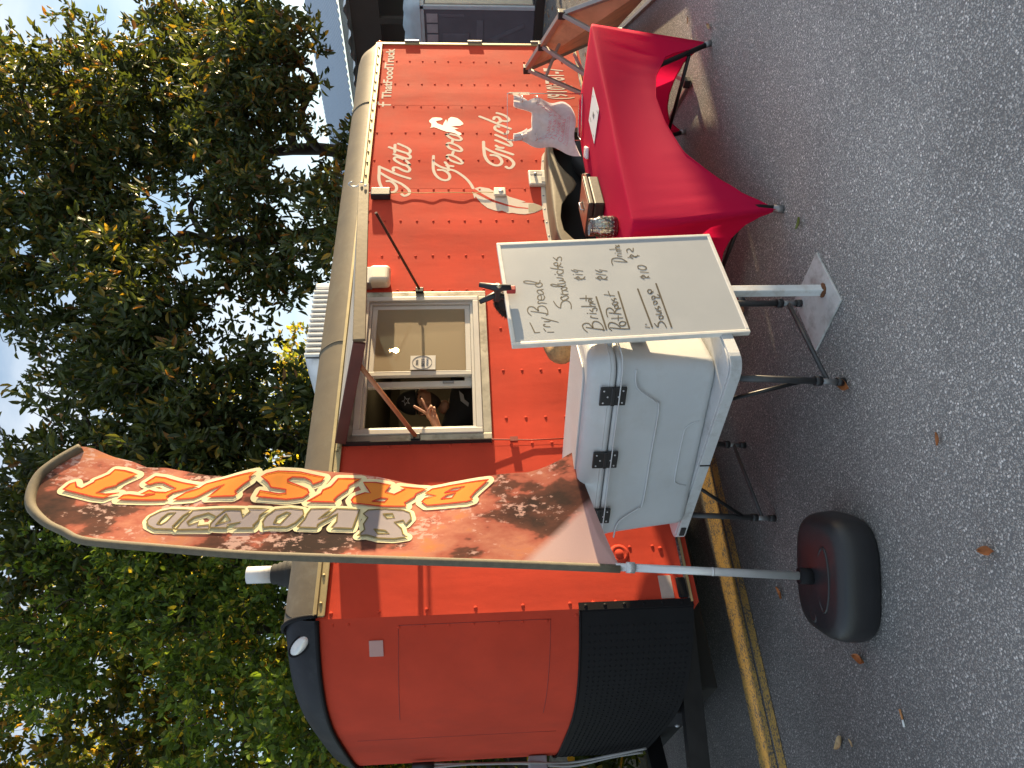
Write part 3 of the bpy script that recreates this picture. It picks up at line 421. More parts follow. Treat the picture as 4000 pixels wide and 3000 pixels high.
# rear corner trim and hinges, rear wall, far wall, floor
MB().box((XB, -.012, Z0), (XB + .035, .05, 2.36)).build('rear_trim', GOLDM, TR, .004)
for z in (2.03, 1.42, .8): MB().box((XB + .03, -.03, z - .07), (XB + .055, .03, z + .07)).build('rear_hinge', STEELD, TR, .004)
rw = MB(); rw.box((XB + .036, .052, Z0), (XB + .06, WID, 2.36)); rw.box((0, WID, Z0), (XB, WID + .02, 2.36)); rw.box((0.02, .02, Z0 - .06), (XB, WID - .02, Z0 + .004)); rw.build('shell_panels', RED, TR)
MB().lathe((XB + .05, .02, 2.345), [(.03, 0), (.028, .02), (.015, .032), (0, .034)], 14, (1, 0, 0)).build('rear_clearance_light', mat('amber_lens', (.75, .16, .03), .15), TR)
br_ = MB(); br_.box((.01, -.012, .435), (XB, .02, .462)); BR = br_.build('bottom_rail', mat('worn_black_white_rail', (.05, .05, .05), .5, .2, .1, 5, dirt=(.65, .65, .65), dscale=9, damt=1), TR, .003, 1)
MB().box((.01, -.02, .44), (XB, -.0125, .452)).build('bottom_rail_bead', GOLDM, TR)
# chassis and tongue
ch = MB()
for y in (.9, 2.1): ch.box((-.1, y - .03, .3), (XB, y + .03, .40))
for k in range(9): ch.box((.1 + k * .65, .9, .34), (.15 + k * .65, WID - .02, .40))
ch.bar((.6, .3, .36), (-1.7, 1.15, .36), .07, .11); ch.bar((.6, 2.1, .36), (-1.7, 1.25, .36), .07, .11)
ch.build('chassis', DARKM, TR)
MB().box((.45, .86, .10), (2.4, 2.2, .395)).build('underbody_light_block', mat('light_block_black', (.012, .012, .012), .8), TR, .02)  # added black box, keeps the ground under the trailer dark
MB().box((-.26, .62, .2), (.40, 2.2, .435)).build('belly_light_block', mat('light_block_black', (.012, .012, .012), .8), TR, .01)  # added black box behind the jack plate, blocks light under the nose
tg = MB(); tg.box((-.30, .98, .25), (-.24, 1.32, .52)); TG = tg.build('jack_plate', BLACKP, TR, .01)
for y, z in ((1.03, .47), (1.03, .3), (1.27, .47), (1.27, .3)): MB().lathe((-.30, y, z), [(.016, 0), (.016, .008), (.01, .014), (0, .016)], 10, (-1, 0, 0)).build('bolt', ALU, TG)
MB().lathe((-.95, 1.2, .06), [(.075, 0), (.08, .01), (.03, .03), (.03, .9), (.0, .905)], 16).build('tongue_jack', STEELD, TR)
# fender with teardrop skirt + wheels
lowc = [(3.90, .50), (3.88, .70), (3.80, .82), (3.70, .85), (3.613, .851), (3.486, .831), (3.362, .78), (3.282, .73), (3.212, .711), (3.144, .738), (3.067, .795), (2.973, .846), (2.826, .87), (2.684, .861), (2.58, .80), (2.52, .68), (2.50, .50)]
topc = [(3.96, .50), (3.95, .72), (3.90, .83), (3.80, .882), (3.60, .897), (3.363, .90), (3.183, .903), (2.899, .908), (2.685, .906), (2.55, .885), (2.47, .82), (2.43, .70), (2.42, .5)]
def resamp(p, n):
    p = [Vector((a, b, 0)) for a, b in p]; d = [0]
    for i in range(1, len(p)): d.append(d[-1] + (p[i] - p[i - 1]).length)
    out = []
    for k in range(n):
        t = d[-1] * k / (n - 1); i = max(j for j in range(len(d)) if d[j] <= t + 1e-9); i = min(i, len(p) - 2)
        out.append(p[i].lerp(p[i + 1], (t - d[i]) / (d[i + 1] - d[i])))
    return out
lo, tp = resamp(lowc, 60), resamp(topc, 60)
def fend(u, v):
    i = min(59, int(round(u * 59))); 
    if v <= .5:
        t = v / .5; p = lo[i].lerp(tp[i], t * .92); return (p.x, -.2, p.y)
    t = (v - .5) / .5; a = t * math.pi / 2; c = Vector((3.2, .55, 0)); d = (tp[i] - c); 
    p = tp[i] + d.normalized() * (.02 * (math.sin(a)))
    return (p.x, -.2 + .21 * (1 - math.cos(a)) if t < 1 else .0, p.y)
FD = MB().grid(fend, 59, 16).build('fender', TAN, TR, solid=.004)
fs = MB()
for i in range(2, 58, 4):
    d = (tp[i] - Vector((3.2, .55, 0))).normalized(); p = tp[i] + d * .04; fs.lathe((p.x, 0, p.y), [(.009, 0), (.008, .004), (0, .007)], 8, (0, -1, 0))
tag(fs.build('fender_screws', STEELD, FD), kind='stuff')
fstrip = MB()
for i in range(1, 59):
    d0_ = (tp[i] - Vector((3.2, .55, 0))).normalized(); d1_ = (tp[i + 1 if i < 59 else i] - Vector((3.2, .55, 0))).normalized()
    a, b = tp[i] + d0_ * .022, tp[i + 1] + d1_ * .022 if i < 59 else tp[i]; c, d = a + d0_ * .035, b + d1_ * .035
    fstrip.add([(a.x, -.003, a.y), (b.x, -.003, b.y), (d.x, -.003, d.y), (c.x, -.003, c.y)], [(0, 1, 2, 3)])
fstrip.build('fender_flange', LETTER, FD, recalc=False)
wb_ = MB(); wb_.box((2.47, -.008, .45), (3.92, .3, .875)); wb_.build('wheel_well', mat('wheel_well_black', (.012, .012, .012), .9), TR)
for x in (2.82, 3.64):
    wl = MB(); wl.lathe((x, -.185, .345), [(.2, .0), (.25, -.018), (.31, -.02), (.335, -.004), (.345, .02), (.345, .10), (.335, .12), (.3, .125), (.2, .12)], 40, (0, 1, 0)); T_ = wl.build('wheel', RUBBER, TR)
    rm = MB(); rm.lathe((x, -.18, .345), [(.2, .0), (.195, .012), (.18, .016), (.165, .05), (.13, .06), (.06, .04), (.05, .015), (.0, .012)], 32, (0, 1, 0)); rm.build('rim', mat('gold_rim', (.5, .42, .22), .4, .5, .15, 9, dirt=(.1, .08, .05), dscale=10, damt=.7), T_)
# interior shell behind the window
it = MB(); it.add([(.3, 2.3, .5), (XB - .1, 2.3, .5), (XB - .1, 2.3, 2.34), (.3, 2.3, 2.34)], [(0, 1, 2, 3)]); it.add([(.3, .06, .55), (.3, 2.3, .55), (.3, 2.3, 2.34), (.3, .06, 2.34)], [(0, 1, 2, 3)])
it.add([(.3, .05, 2.33), (XB - .1, .05, 2.33), (XB - .1, 2.3, 2.33), (.3, 2.3, 2.33)], [(0, 1, 2, 3)]); it.add([(.3, .05, .55), (XB - .1, .05, .55), (XB - .1, 2.3, .55), (.3, 2.3, .55)], [(0, 1, 2, 3)])
INT = it.build('interior_lining', mat('interior_panel', (.10, .09, .075), .5, 0, .2, 3), TR, recalc=False)
cb = MB(); cb.box((2.0, 1.9, 1.55), (3.3, 2.28, 2.2)); cb.box((.45, 1.7, .6), (1.9, 2.28, 1.45)); cb.build('interior_cabinet', mat('interior_cabinet', (.15, .14, .12), .45, 0, .15, 4), TR, .01)
hd = MB(); hd.box((1.0, 1.2, 1.95), (1.75, 2.28, 2.25)); hd.build('vent_hood', mat('hood_steel', (.25, .25, .25), .3, .8), TR, .01)
BULB = MB().lathe((2.52, .9, 2.14), [(0, -.026), (.014, -.02), (.021, 0), (.014, .018), (.008, .028), (.008, .05)], 16).build('light_bulb', emat('bulb_glow', (1, .75, .36), 70), TR)
# ---- serving window
WN = MB()
def frame(mb, x0, x1, z0, z1, w_, ya, yb, wt=None, wb2=None):
    wt = wt or w_; wb2 = wb2 or w_
    mb.box((x0, ya, z0), (x0 + w_, yb, z1)); mb.box((x1 - w_, ya, z0), (x1, yb, z1)); mb.box((x0 + w_, ya, z1 - wt), (x1 - w_, yb, z1)); mb.box((x0 + w_, ya, z0), (x1 - w_, yb, z0 + wb2))
frame(WN, 1.03, 2.262, 1.435, 2.312, .052, -.022, .012)
WIN = WN.build('window', mat('dented_window_flange', (.38, .345, .28), .4, .55, .25, 7, .35, 14, dirt=(.1, .085, .06), dscale=8, damt=.85), TR, .003)
vf = MB(); frame(vf, 1.083, 2.209, 1.488, 2.259, .038, -.03, .05); vf.build('vinyl_frame', WHITEV, WIN, .004)
v2 = MB(); frame(v2, 1.122, 2.17, 1.527, 2.22, .018, -.012, .05); v2.build('inner_track', WHITEV, WIN, .002)
sa = MB(); frame(sa, 1.545, 2.15, 1.546, 2.201, .035, .0, .028); SA = sa.build('fixed_sash', WHITEV, WIN, .003)
sb = MB(); frame(sb, 1.478, 2.1, 1.546, 2.201, .045, .034, .058); sb.build('sliding_sash', WHITEV, WIN, .003)
MB().box((1.5, .024, 1.66), (1.515, .034, 1.73)).build('sash_latch', STEELD, WIN, .002)
MB().box((1.58, .012, 1.581), (2.115, .016, 2.166)).build('glass_pane', glassmat('window_glass', (.88, .8, .64), .02, .0), WIN)
def screenmat():
    m = bpy.data.materials.new('insect_screen'); m.use_nodes = True; t = m.node_tree; o = t.nodes['Material Output']; b = t.nodes['Principled BSDF']; b.inputs['Base Color'].default_value = (.42, .31, .17, 1); b.inputs['Roughness'].default_value = .6
    tr = N(t, 'ShaderNodeBsdfTransparent'); mx = N(t, 'ShaderNodeMixShader'); mx.inputs[0].default_value = .55; t.links.new(tr.outputs[0], mx.inputs[1]); t.links.new(b.outputs[0], mx.inputs[2]); t.links.new(mx.outputs[0], o.inputs[0]); return m
MB().add([(1.58, -.002, 1.582), (2.114, -.002, 1.582), (2.114, -.002, 2.165), (1.58, -.002, 2.165)], [(0, 1, 2, 3)]).build('insect_screen', screenmat(), WIN, recalc=False)
stk = MB(); stk.box((1.585, -.0075, 1.775), (1.70, -.0055, 1.935)); STK = stk.build('window_sticker', mat('sticker_paper', (.6, .58, .55), .6), WIN)
tag(STK, 'round award sticker on the glass')
sr = MB(); sr.tube([(1.643 + .054 * math.cos(a), -.008, 1.86 + .062 * math.sin(a)) for a in [2 * math.pi * i / 32 for i in range(32)]], .0016, 4, closed=True); INK = mat('dark_ink', (.03, .04, .06), .6); sr.build('sticker_ring', INK, WIN)
textmesh('sticker_print', '2025', INK, WIN, (1.622, -.0085, 1.885), .022); textmesh('sticker_print', 'BEST', INK, WIN, (1.609, -.0085, 1.845), .03)
textmesh('sticker_print', 'FOOD', mat('blue_ink', (.05, .12, .25), .6), WIN, (1.617, -.0085, 1.82), .02)
# brackets and prop rods, awning
for x in (1.035, 2.243): MB().box((x, -.045, 1.86), (x + .04, -.024, 1.915)).build('rod_bracket', DARKM, WIN, .003)
HL, HR_, OL, OR_ = Vector((1.03, -.03, 2.318)), Vector((2.262, -.03, 2.318)), Vector((1.055, -.9, 2.105)), Vector((2.275, -.885, 2.165))
aw = MB(); up = Vector((0, 0, .028)); aw.add([HL, HR_, OR_, OL, HL + up, HR_ + up, OR_ + up, OL + up], [(0, 1, 2, 3), (7, 6, 5, 4), (0, 4, 5, 1), (1, 5, 6, 2), (2, 6, 7, 3), (3, 7, 4, 0)])
AW = aw.build('awning_flap', mat('awning_underside', (.55, .52, .48), .4, .2, .12, 5, dirt=(.25, .22, .17), dscale=6, damt=.5), TR)
rb = MB(); rb.bar(OL + Vector((-.01, -.012, 0)), OR_ + Vector((.01, -.012, 0)), .02, .062, (0, 0, 1)); rb.build('awning_front_rim', TAN, AW, .003)
rb = MB(); rb.bar(HL + Vector((-.012, -.02, 0)), OL + Vector((-.012, .0, 0)), .018, .062, (0, 0, 1)); rb.build('awning_side_rim', mat('maroon_rim', (.10, .03, .022), .5, 0, .15, 10), AW, .003)
rb = MB(); rb.bar(HR_ + Vector((.012, -.02, 0)), OR_ + Vector((.012, 0, 0)), .018, .05, (0, 0, 1)); rb.build('awning_side_rim', TAN, AW, .003)
hk = MB(); hk.lathe(OR_ + Vector((.012, -.028, .012)), [(.009, 0), (.008, .004), (0, .007)], 8, (0, -1, 0)); hk.lathe(OR_ + Vector((-.02, -.028, -.012)), [(.009, 0), (.008, .004), (0, .007)], 8, (0, -1, 0))
hk.tube([OR_ + Vector((.02, -.01, .03)) + Vector((0, .018 * math.sin(a), .03 - .03 * math.cos(a))) for a in [i * .35 for i in range(14)]], .0045, 6); hk.build('awning_hook', ALU, AW)
MB().tube([(1.055, -.05, 1.888), (1.07, -.684, 2.128)], .013, 10).build('prop_rod', mat('orange_wood_rod', (.5, .2, .09), .5, 0, .15, 20), TR)
MB().tube([(2.262, -.05, 1.889), (2.272, -.7, 2.115)], .009, 10).build('prop_rod', mat('brown_rod', (.1, .035, .02), .5), TR)
hg = MB(); hg.tube([(1.0, -.03, 2.326), (2.3, -.03, 2.326)], .009, 8); hg.build('awning_hinge', GOLDM, TR)
dk = MB(); dk.box((1.024, -.04, 1.44), (1.03, .0, 2.31)); dk.build('window_side_flange', mat('black_flange', (.03, .028, .026), .6, .3), TR)
lk = MB(); lk.tube([(1.034, -.026, 1.62), (1.03, -.026, 1.435), (1.028, -.012, 1.2), (1.035, -.012, .95)], .004, 6); lk.box((1.015, -.03, 1.285), (1.045, -.008, 1.33)); lk.build('hold_down_wire', mat('red_wire', (.3, .05, .03), .5), TR)
# ---- fittings on the wall
pb = MB(); pb.box((2.306, -.07, 2.215), (2.462, -.002, 2.31)); pb.build('porch_light_bracket', mat('grey_bracket', (.35, .34, .32), .5, .3), TR, .004)
MB().box((2.303, -.1, 2.09), (2.462, -.003, 2.235)).build('porch_light_lens', mat('cream_lens', (.80, .74, .58), .35, 0, .04), TR, .03, 4)
eb = MB(); eb.box((3.43, -.035, .895), (3.615, -.001, 1.045)); EB = eb.build('power_inlet_box', mat('ivory_plastic', (.62, .55, .45), .45, 0, .1, 20, dirt=(.2, .17, .12), dscale=30, damt=.6), TR, .012, 3)
e2 = MB(); e2.box((3.46, -.038, .905), (3.515, -.034, .945)); e2.lathe((3.545, -.034, .99), [(.012, 0), (.012, .02), (0, .022)], 10, (0, -1, 0)); e2.box((3.55, -.037, .935), (3.6, -.034, 1.03)); e2.build('inlet_detail', STEELD, EB)
vc = MB(); vc.lathe((.292, 0, .783), [(.055, 0), (.05, .006), (.035, .008), (.03, .004), (.02, .012), (0, .012)], 14, (0, -1, 0)); vc.build('drain_flange', RED, TR)
MB().box((.036, -.004, .53), (.16, -.0005, .597)).build('reflective_plate', mat('plate_pale', (.5, .42, .38), .5, 0, .1, 20), TR)
MB().box((.03, -.03, .462), (.14, -.013, .512)).build('side_marker', BLACKG, TR, .012, 3)
kn = MB(); kn.lathe((.315, -.0005, .555), [(.012, 0), (.01, .006), (0, .008)], 8, (0, -1, 0)); kn.build('screw', RED, TR)
# wall lettering
fnw = lambda a, b, off: (a, -off, b)
def strokes(name, data, wd, base=.0008, taper=False):
    mb = MB()
    for i, st in enumerate(data): ribbon(mb, st, wd, fnw, base + i * .00004, 5, taper)
    return mb.build(name, LETTER, SIDE, recalc=False)
tag(strokes('script_lettering', THAT, .024), 'script word That'); tag(strokes('script_lettering', FOOD, .024), 'script word Food'); tag(strokes('script_lettering', TRUCK, .027), 'script word Truck')
eg = MB(); fillpoly(eg, [EAGLE], fnw, .0014); fillpoly(eg, [[EAGLE[0], EAGLE[1], (EAGLE[1][0] - .05, EAGLE[1][1] - .02), (EAGLE[0][0] - .02, EAGLE[0][1] + .01)]], fnw, .0016); eg.build('eagle_emblem', mat('pale_grey_vinyl', (.62, .57, .5), .55), SIDE, recalc=False)
ft = MB(); fillpoly(ft, [FEATHER], fnw, .0014); FTH = ft.build('feather_emblem', LETTER, SIDE, recalc=False)
tq = MB(); qn = len(QUILL); vs = []
for i, (a, b) in enumerate(QUILL):
    p = Vector((*QUILL[max(i - 1, 0)], 0)); q = Vector((*QUILL[min(i + 1, qn - 1)], 0)); d = (q - p).normalized(); n_ = Vector((-d.y, d.x, 0)) * (.014 * (1 - i / qn) + .003)
    vs += [fnw(a + n_.x, b + n_.y, .002), fnw(a - n_.x, b - n_.y, .002)]
tq.add(vs, [(2 * i, 2 * i + 1, 2 * i + 3, 2 * i + 2) for i in range(qn - 1)]); tq.build('feather_quill', RED, SIDE, recalc=False)
tt = MB(); fillpoly(tt, [TIP], fnw, .002); tt.build('feather_tip', mat('olive_vinyl', (.19, .145, .085), .55), SIDE, recalc=False)
tag(strokes('page_name_lettering', [[(4.60, 2.195), (4.602, 2.265), (4.615, 2.298), (4.645, 2.303)], [(4.578, 2.258), (4.64, 2.258)]], .018), 'letter f')
tag(textmesh('page_name_lettering', 'ThatFoodTruck', LETTER, SIDE, (4.70, -.0012, 2.195), .115, 1.17, offset=.003), 'lettering ThatFoodTruck')
tag(textmesh('phone_lettering', '(910)781-7', LETTER, SIDE, (4.70, -.0012, .60), .26, .46, offset=.004), 'phone number lettering')
# ---- roof equipment
AC = MB()
def acf(u, v):
    x = 1.97 + .95 * u; y = .55 + .75 * v; hx = 1 - abs(2 * u - 1) ** 4; hy = 1 - abs(2 * v - 1) ** 6
    return (x, y, 2.585 + (.205 + .02 * math.sin(math.pi * u)) * min(hx, 1) ** .6 * min(hy, 1) ** .5 * (1 - .3 * max(0, .35 - u) / .35))
AC.grid(acf, 40, 24); AO = AC.build('air_conditioner', WHITEPL, TR)
ac2 = MB()
for k in range(14): ac2.box((2.18 + k * .05, .533, 2.63), (2.20 + k * .05, .57, 2.765))
ac2.box((2.16, .545, 2.62), (2.9, .56, 2.64)); ac2.build('grille_fins', WHITEPL, AO, .003, 1)
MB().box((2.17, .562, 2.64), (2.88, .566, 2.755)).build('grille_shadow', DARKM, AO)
MB().box((2.89, .55, 2.59), (2.94, 1.25, 2.76)).build('ac_end_panel', WHITEPL, AO, .01)
VP = MB(); VP.lathe((.38, .3, 2.58), [(.085, -.03), (.085, .02), (.07, .03), (.074, .045), (.062, .055), (.066, .07), (.054, .08), (.057, .1), (.05, .11)], 20); VB = VP.build('vent_boot', RUBBER, TR)
MB().lathe((.38, .3, 2.69), [(.047, 0), (.047, .135), (.041, .135), (.041, .02)], 20).build('vent_pipe', WHITEPL, VB)
# cables on the nose + step frame by the tongue
cbm = mat('grey_cable', (.3, .3, .3), .5); ca = MB()
for k in range(2):
    ca.tube(smoothpath([npnt(1.62, 1.85, .03 + .02 * k), npnt(1.63, 1.6, .04), npnt(1.64 + .03 * k, 1.25, .05), npnt(1.66, .95, .06 + .02 * k), npnt(1.45 + .08 * k, .7, .06), npnt(1.35 + .12 * k, .5, .05)], 6), .008, 6)
ca.build('hanging_cable', cbm, TR)
ldr = mat('white_ladder', (.6, .6, .58), .5)
for yy in (1.82, 1.98):
    MB().box((nx(yy) - .16, yy - .012, .88), (nx(yy) - .11, yy + .012, 1.17)).build('ladder_rail', ldr, TR, .003)
MB().box((nx(1.9) - .15, 1.83, 1.08), (nx(1.9) - .12, 1.97, 1.11)).build('ladder_rung', ldr, TR, .003)
cn = MB(); cn.tube([npnt(1.62, 1.98, .035), npnt(1.62, 1.84, .035)], .022, 10); cn.build('cable_plug', BLACKP, TR)
bx = MB(); p = npnt(1.72, 1.17, .04); bx.box((p.x - .06, 1.66, 1.1), (p.x + .03, 1.80, 1.22)); bx.build('junction_box', mat('blue_grey_box', (.27, .28, .32), .5), TR, .008)
# ------------------------------------------------------------------ things hung on the trailer
SP = thing('hanging_speaker', 'small black speaker hanging by a wire under the trailer roof edge', 'speaker', (3.315, -.03, 2.13))
MB().box((3.272, -.062, 2.132), (3.362, -.008, 2.282)).build('body', BLACKP, SP, .008, 3)
MB().tube(smoothpath([(3.34, -.03, 2.28), (3.33, -.028, 2.30), (3.30, -.03, 2.315), (3.33, -.03, 2.335)], 4), .003, 6).build('hanger', ALU, SP)
WBX = thing('wired_white_box', 'small white plastic box on a thin yellow cord over the feather emblem', 'cord box', (3.35, -.03, 1.24))
MB().box((3.305, -.03, 1.235), (3.40, -.006, 1.33)).build('body', mat('offwhite_box', (.66, .58, .47), .45), WBX, .01, 3)
MB().lathe((3.352, -.03, 1.275), [(.02, 0), (.02, .003), (0, .004)], 14, (0, -1, 0)).build('button', WHITEV, WBX)
MB().tube(smoothpath([(3.352 + .004 * math.sin(i * 1.7), -.014 - .003 * math.sin(i * 2.3), 1.335 + i * .08) for i in range(11)], 3), .003, 6).build('cord', mat('yellow_cord', (.5, .38, .1), .6), WBX)
# ------------------------------------------------------------------ folding table with adjustable legs
TB = thing('folding_table', 'low white folding table with dark telescoping legs under the cooler', 'table', (.55, -.85, 0))
C0 = Vector((.41, -1.46, 0)); LD = Vector((-.1375, .9905, 0)); SDv = Vector((.9905, .1375, 0)); LL, SS = 1.24, .63
def tpt(l, s_, z): return C0 + LD * l + SDv * s_ + Vector((0, 0, z))
def rrect(l0, l1, s0, s1, r, z, n=6):
    out = []
    for (cl, cs, a0) in ((l0 + r, s0 + r, 180), (l1 - r, s0 + r, 270), (l1 - r, s1 - r, 0), (l0 + r, s1 - r, 90)):
        for k in range(n + 1):
            a = math.radians(a0 + 90 * k / n); out.append(tpt(cl + r * math.cos(a), cs + r * math.sin(a), z))
    return out
TBLM = mat('white_table_top', (.52, .53, .54), .55, 0, .08, 8, .3, 250, dirt=(.25, .23, .2), dscale=14, damt=.6)
tm = MB(); tm.prism(rrect(0, LL, 0, SS, .07, .497), (0, 0, .046)); TT = tm.build('table_top', TBLM, TB, .008, 3)
MB().prism(rrect(.012, LL - .012, .012, SS - .012, .06, .5435), (0, 0, .004)).build('top_panel', TBLM, TT, .002, 1)
MB().bar(tpt(LL * .5, -.001, .52), tpt(LL * .5, .0, .52) + LD * .006, .006, .046).build('fold_line', DARKM, TT)
MB().box((-.03, -.006, -.012), (.03, .006, .012), Matrix.Translation(tpt(LL - .1, -.002, .52)) @ Matrix(((LD.x, SDv.x, 0), (LD.y, SDv.y, 0), (0, 0, 1))).to_4x4()).build('corner_handle', BLACKP, TT)
LEGM = mat('table_leg_steel', (.075, .075, .08), .45, .5, .15, 20)
feet = dict(a=((.454, -1.274), (.14, .07)), b=((.968, -1.215), (.14, .56)), c=((.333, -.275), (1.10, .07)), d=((.844, -.181), (1.10, .56)))
for k, (f_, (l, s_)) in feet.items():
    a = Vector((*f_, .0)); b = tpt(l, s_, .5); p = a.lerp(b, .22)
    lg = MB(); lg.tube([p, b], .0145, 12); lo_ = lg.build('leg', LEGM, TB)
    MB().tube([a + Vector((0, 0, .03)), p], .0125, 12).build('inner_tube', STEELD, lo_)
    MB().tube([p - (b - a) * .01, p + (b - a) * .05], .0205, 12).build('collar', BLACKP, lo_)
    MB().tube([a, a.lerp(b, .075)], .0175, 12).build('foot_cap', BLACKP, lo_)
    if k in 'ac':
        MB().tube([a.lerp(b, .35), tpt(l + (.2 if k == 'a' else -.2), s_ + .05, .5)], .009, 8).build('leg_brace', DARKM, TB)
for k1, k2 in ('ab', 'cd'):
    a = Vector((*feet[k1][0], 0)).lerp(tpt(*feet[k1][1], .5), .15); b = Vector((*feet[k2][0], 0)).lerp(tpt(*feet[k2][1], .5), .15)
    MB().tube([a, b], .010, 10).build('stretcher', LEGM, TB)
# ------------------------------------------------------------------ cooler
CO = thing('cooler', 'large white cooler with three black hinges resting on the folding table', 'cooler', (.55, -.85, .545))
cl_ = Vector((-.30, .954, 0)).normalized(); cs_ = Vector((cl_.y, -cl_.x, 0)); c0 = Vector((.49, -1.385, 0))
CL, CD = 1.03, .50
def cpt(l, s_, z): return c0 + cl_ * l + cs_ * s_ + Vector((0, 0, z))
def crr(l0, l1, s0, s1, r, z, n=5):
    out = []
    for (cl, cs, a0) in ((l0 + r, s0 + r, 180), (l1 - r, s0 + r, 270), (l1 - r, s1 - r, 0), (l0 + r, s1 - r, 90)):
        for k in range(n + 1): a = math.radians(a0 + 90 * k / n); out.append(cpt(cl + r * math.cos(a), cs + r * math.sin(a), z))
    return out
def loft(rings):
    mb = MB(); n = len(rings[0]); mb.add([p for r in rings for p in r], [(i * n + k, i * n + (k + 1) % n, (i + 1) * n + (k + 1) % n, (i + 1) * n + k) for i in range(len(rings) - 1) for k in range(n)], True)
    mb.f += [tuple(reversed(range(n))), tuple((len(rings) - 1) * n + k for k in range(n))]; mb.sm += [False, False]; return mb
COM = mat('cooler_plastic', (.53, .545, .565), .42, 0, .04, 4, .3, 420, dirt=(.42, .4, .37), dscale=6, damt=.3)
body = loft([crr(.04 + t, CL - .04 - t, .03 + t, CD - .03 - t, .06, z) for t, z in ((.02, .5455), (.004, .56), (0, .58), (-.012, .75), (-.024, .90), (-.03, .945), (-.034, .955), (-.034, .968), (-.028, .974))]); CB_ = body.build('cooler_body', COM, CO)
lid = loft([crr(t, CL - t, t, CD - t, .07, z) for t, z in ((.006, .977), (-.006, .983), (-.008, .993), (-.006, 1.0), (.0, 1.03), (.006, 1.062), (.018, 1.082), (.034, 1.092))]); LID = lid.build('lid', COM, CO)
pan = MB(); pan.prism(crr(.09, CL - .09, .08, CD - .08, .05, 1.0925), (0, 0, .007)); pan.build('lid_panel', COM, LID, .005, 2)
for z, t in ((.962, -.0335), (1.004, -.0045)):
    rg = MB(); rg.tube(crr(t, CL - t, t, CD - t, .065, z), .003, 6, closed=True); rg.build('lid_ridge', COM, LID)
mould = MB()
def face(l, z): 
    t = .03 - .036 * min(1, max(0, (z - .58) / .33)); return cpt(l, t - .001, z)
mould.tube(smoothpath([face(l, z) for l, z in ((.03, .90), (.12, .885), (.2, .80), (.24, .775), (.5, .775), (.79, .775), (.83, .80), (.9, .88), (1.0, .895))], 5), .0042, 6)
mould.tube(smoothpath([face(l, z) for l, z in ((.33, .58), (.35, .625), (.4, .64), (.64, .64), (.69, .625), (.71, .58))], 5), .0036, 6)
mould.build('moulded_line', COM, CB_)
HG = mat('hinge_black', (.02, .02, .022), .4, 0, .1)
for l in (.155, .50, .845):
    h1 = MB()
    t = .0
    h1.bar(cpt(l - .045, -.014, .955), cpt(l + .045, -.014, .955), .012, .05); h1.bar(cpt(l - .045, -.014, 1.015), cpt(l + .045, -.014, 1.015), .012, .05); h1.bar(cpt(l - .045, -.016, .985), cpt(l + .045, -.016, .985), .016, .018)
    H = h1.build('hinge', HG, CO, .003, 2)
    sc_ = MB()
    for dl, z in ((-.03, .945), (0, .962), (.03, .945), (-.03, 1.025), (0, 1.008), (.03, 1.025)): sc_.lathe(cpt(l + dl, -.02, z), [(.0045, 0), (.004, .002), (0, .003)], 8, -cs_)
    tag(sc_.build('hinge_screws', ALU, H), kind='stuff')
lt_ = MB()   # end handle recess and latch on the short end facing the road
lt_.bar(cpt(-.012, .12, .99), cpt(-.012, .2, .99), .03, .02); lt_.bar(cpt(-.02, .14, .93), cpt(-.02, .18, .93), .02, .10); lt_.build('latch', COM, CO, .004)
hn = MB(); hn.bar(cpt(-.006, .16, .86), cpt(-.006, .36, .86), .03, .07); hn.build('end_handle', COM, CO, .008)
MB().bar(cpt(-.022, .17, .862), cpt(-.022, .35, .862), .01, .03).build('handle_slot', DARKM, CO, .002)
# ------------------------------------------------------------------ whiteboard on a post
SG = thing('menu_board', 'whiteboard menu with handwritten prices on a white post and plate', 'menu board', (.87, -1.44, 0))
bx0, bx1, bz0, bz1 = .585, 1.155, .455, 1.405; BY = -1.44; tilt = math.radians(3.0)
BC = Vector((.87, BY, .93))
def brot(x, y, z):
    dx, dz = x - BC.x, z - BC.z; return (BC.x + dx * math.cos(tilt * 0) - dz * math.tan(tilt), y, BC.z + dz + dx * .06)
MBW = mat('whiteboard_face', (.42, .43, .44), .4, 0, .03, 3, dirt=(.5, .5, .5), dscale=5, damt=.3)
b_ = MB(); b_.add([brot(*p) for p in ((bx0, BY, bz0), (bx1, BY, bz0), (bx1, BY, bz1), (bx0, BY, bz1), (bx0, BY + .012, bz0), (bx1, BY + .012, bz0), (bx1, BY + .012, bz1), (bx0, BY + .012, bz1))], [(0, 1, 2, 3), (7, 6, 5, 4), (0, 4, 5, 1), (1, 5, 6, 2), (2, 6, 7, 3), (3, 7, 4, 0)])
BD = b_.build('board', MBW, SG)
fr_ = MB()
def fbar(a, b):
    (x0, z0), (x1, z1) = a, b
    fr_.add([brot(*p) for p in ((x0, BY - .0035, z0), (x1, BY - .0035, z0), (x1, BY - .0035, z1), (x0, BY - .0035, z1), (x0, BY + .02, z0), (x1, BY + .02, z0), (x1, BY + .02, z1), (x0, BY + .02, z1))], [(0, 1, 2, 3), (7, 6, 5, 4), (0, 4, 5, 1), (1, 5, 6, 2), (2, 6, 7, 3), (3, 7, 4, 0)])
fwid = .017
for a, b in (((bx0 - fwid, bz0 - fwid), (bx0, bz1 + fwid)), ((bx1, bz0 - fwid), (bx1 + fwid, bz1 + fwid)), ((bx0, bz1), (bx1, bz1 + fwid)), ((bx0, bz0 - fwid), (bx1, bz0))): fbar(a, b)
fr_.build('board_frame', mat('white_frame', (.78, .74, .68), .35, .1, .06, 20), SG, .003)
INKB = mat('marker_ink', (.07, .055, .035), .5, 0, .1)
fnb = lambda a, b, off: (a, BY - off, b)
n1_ = 29
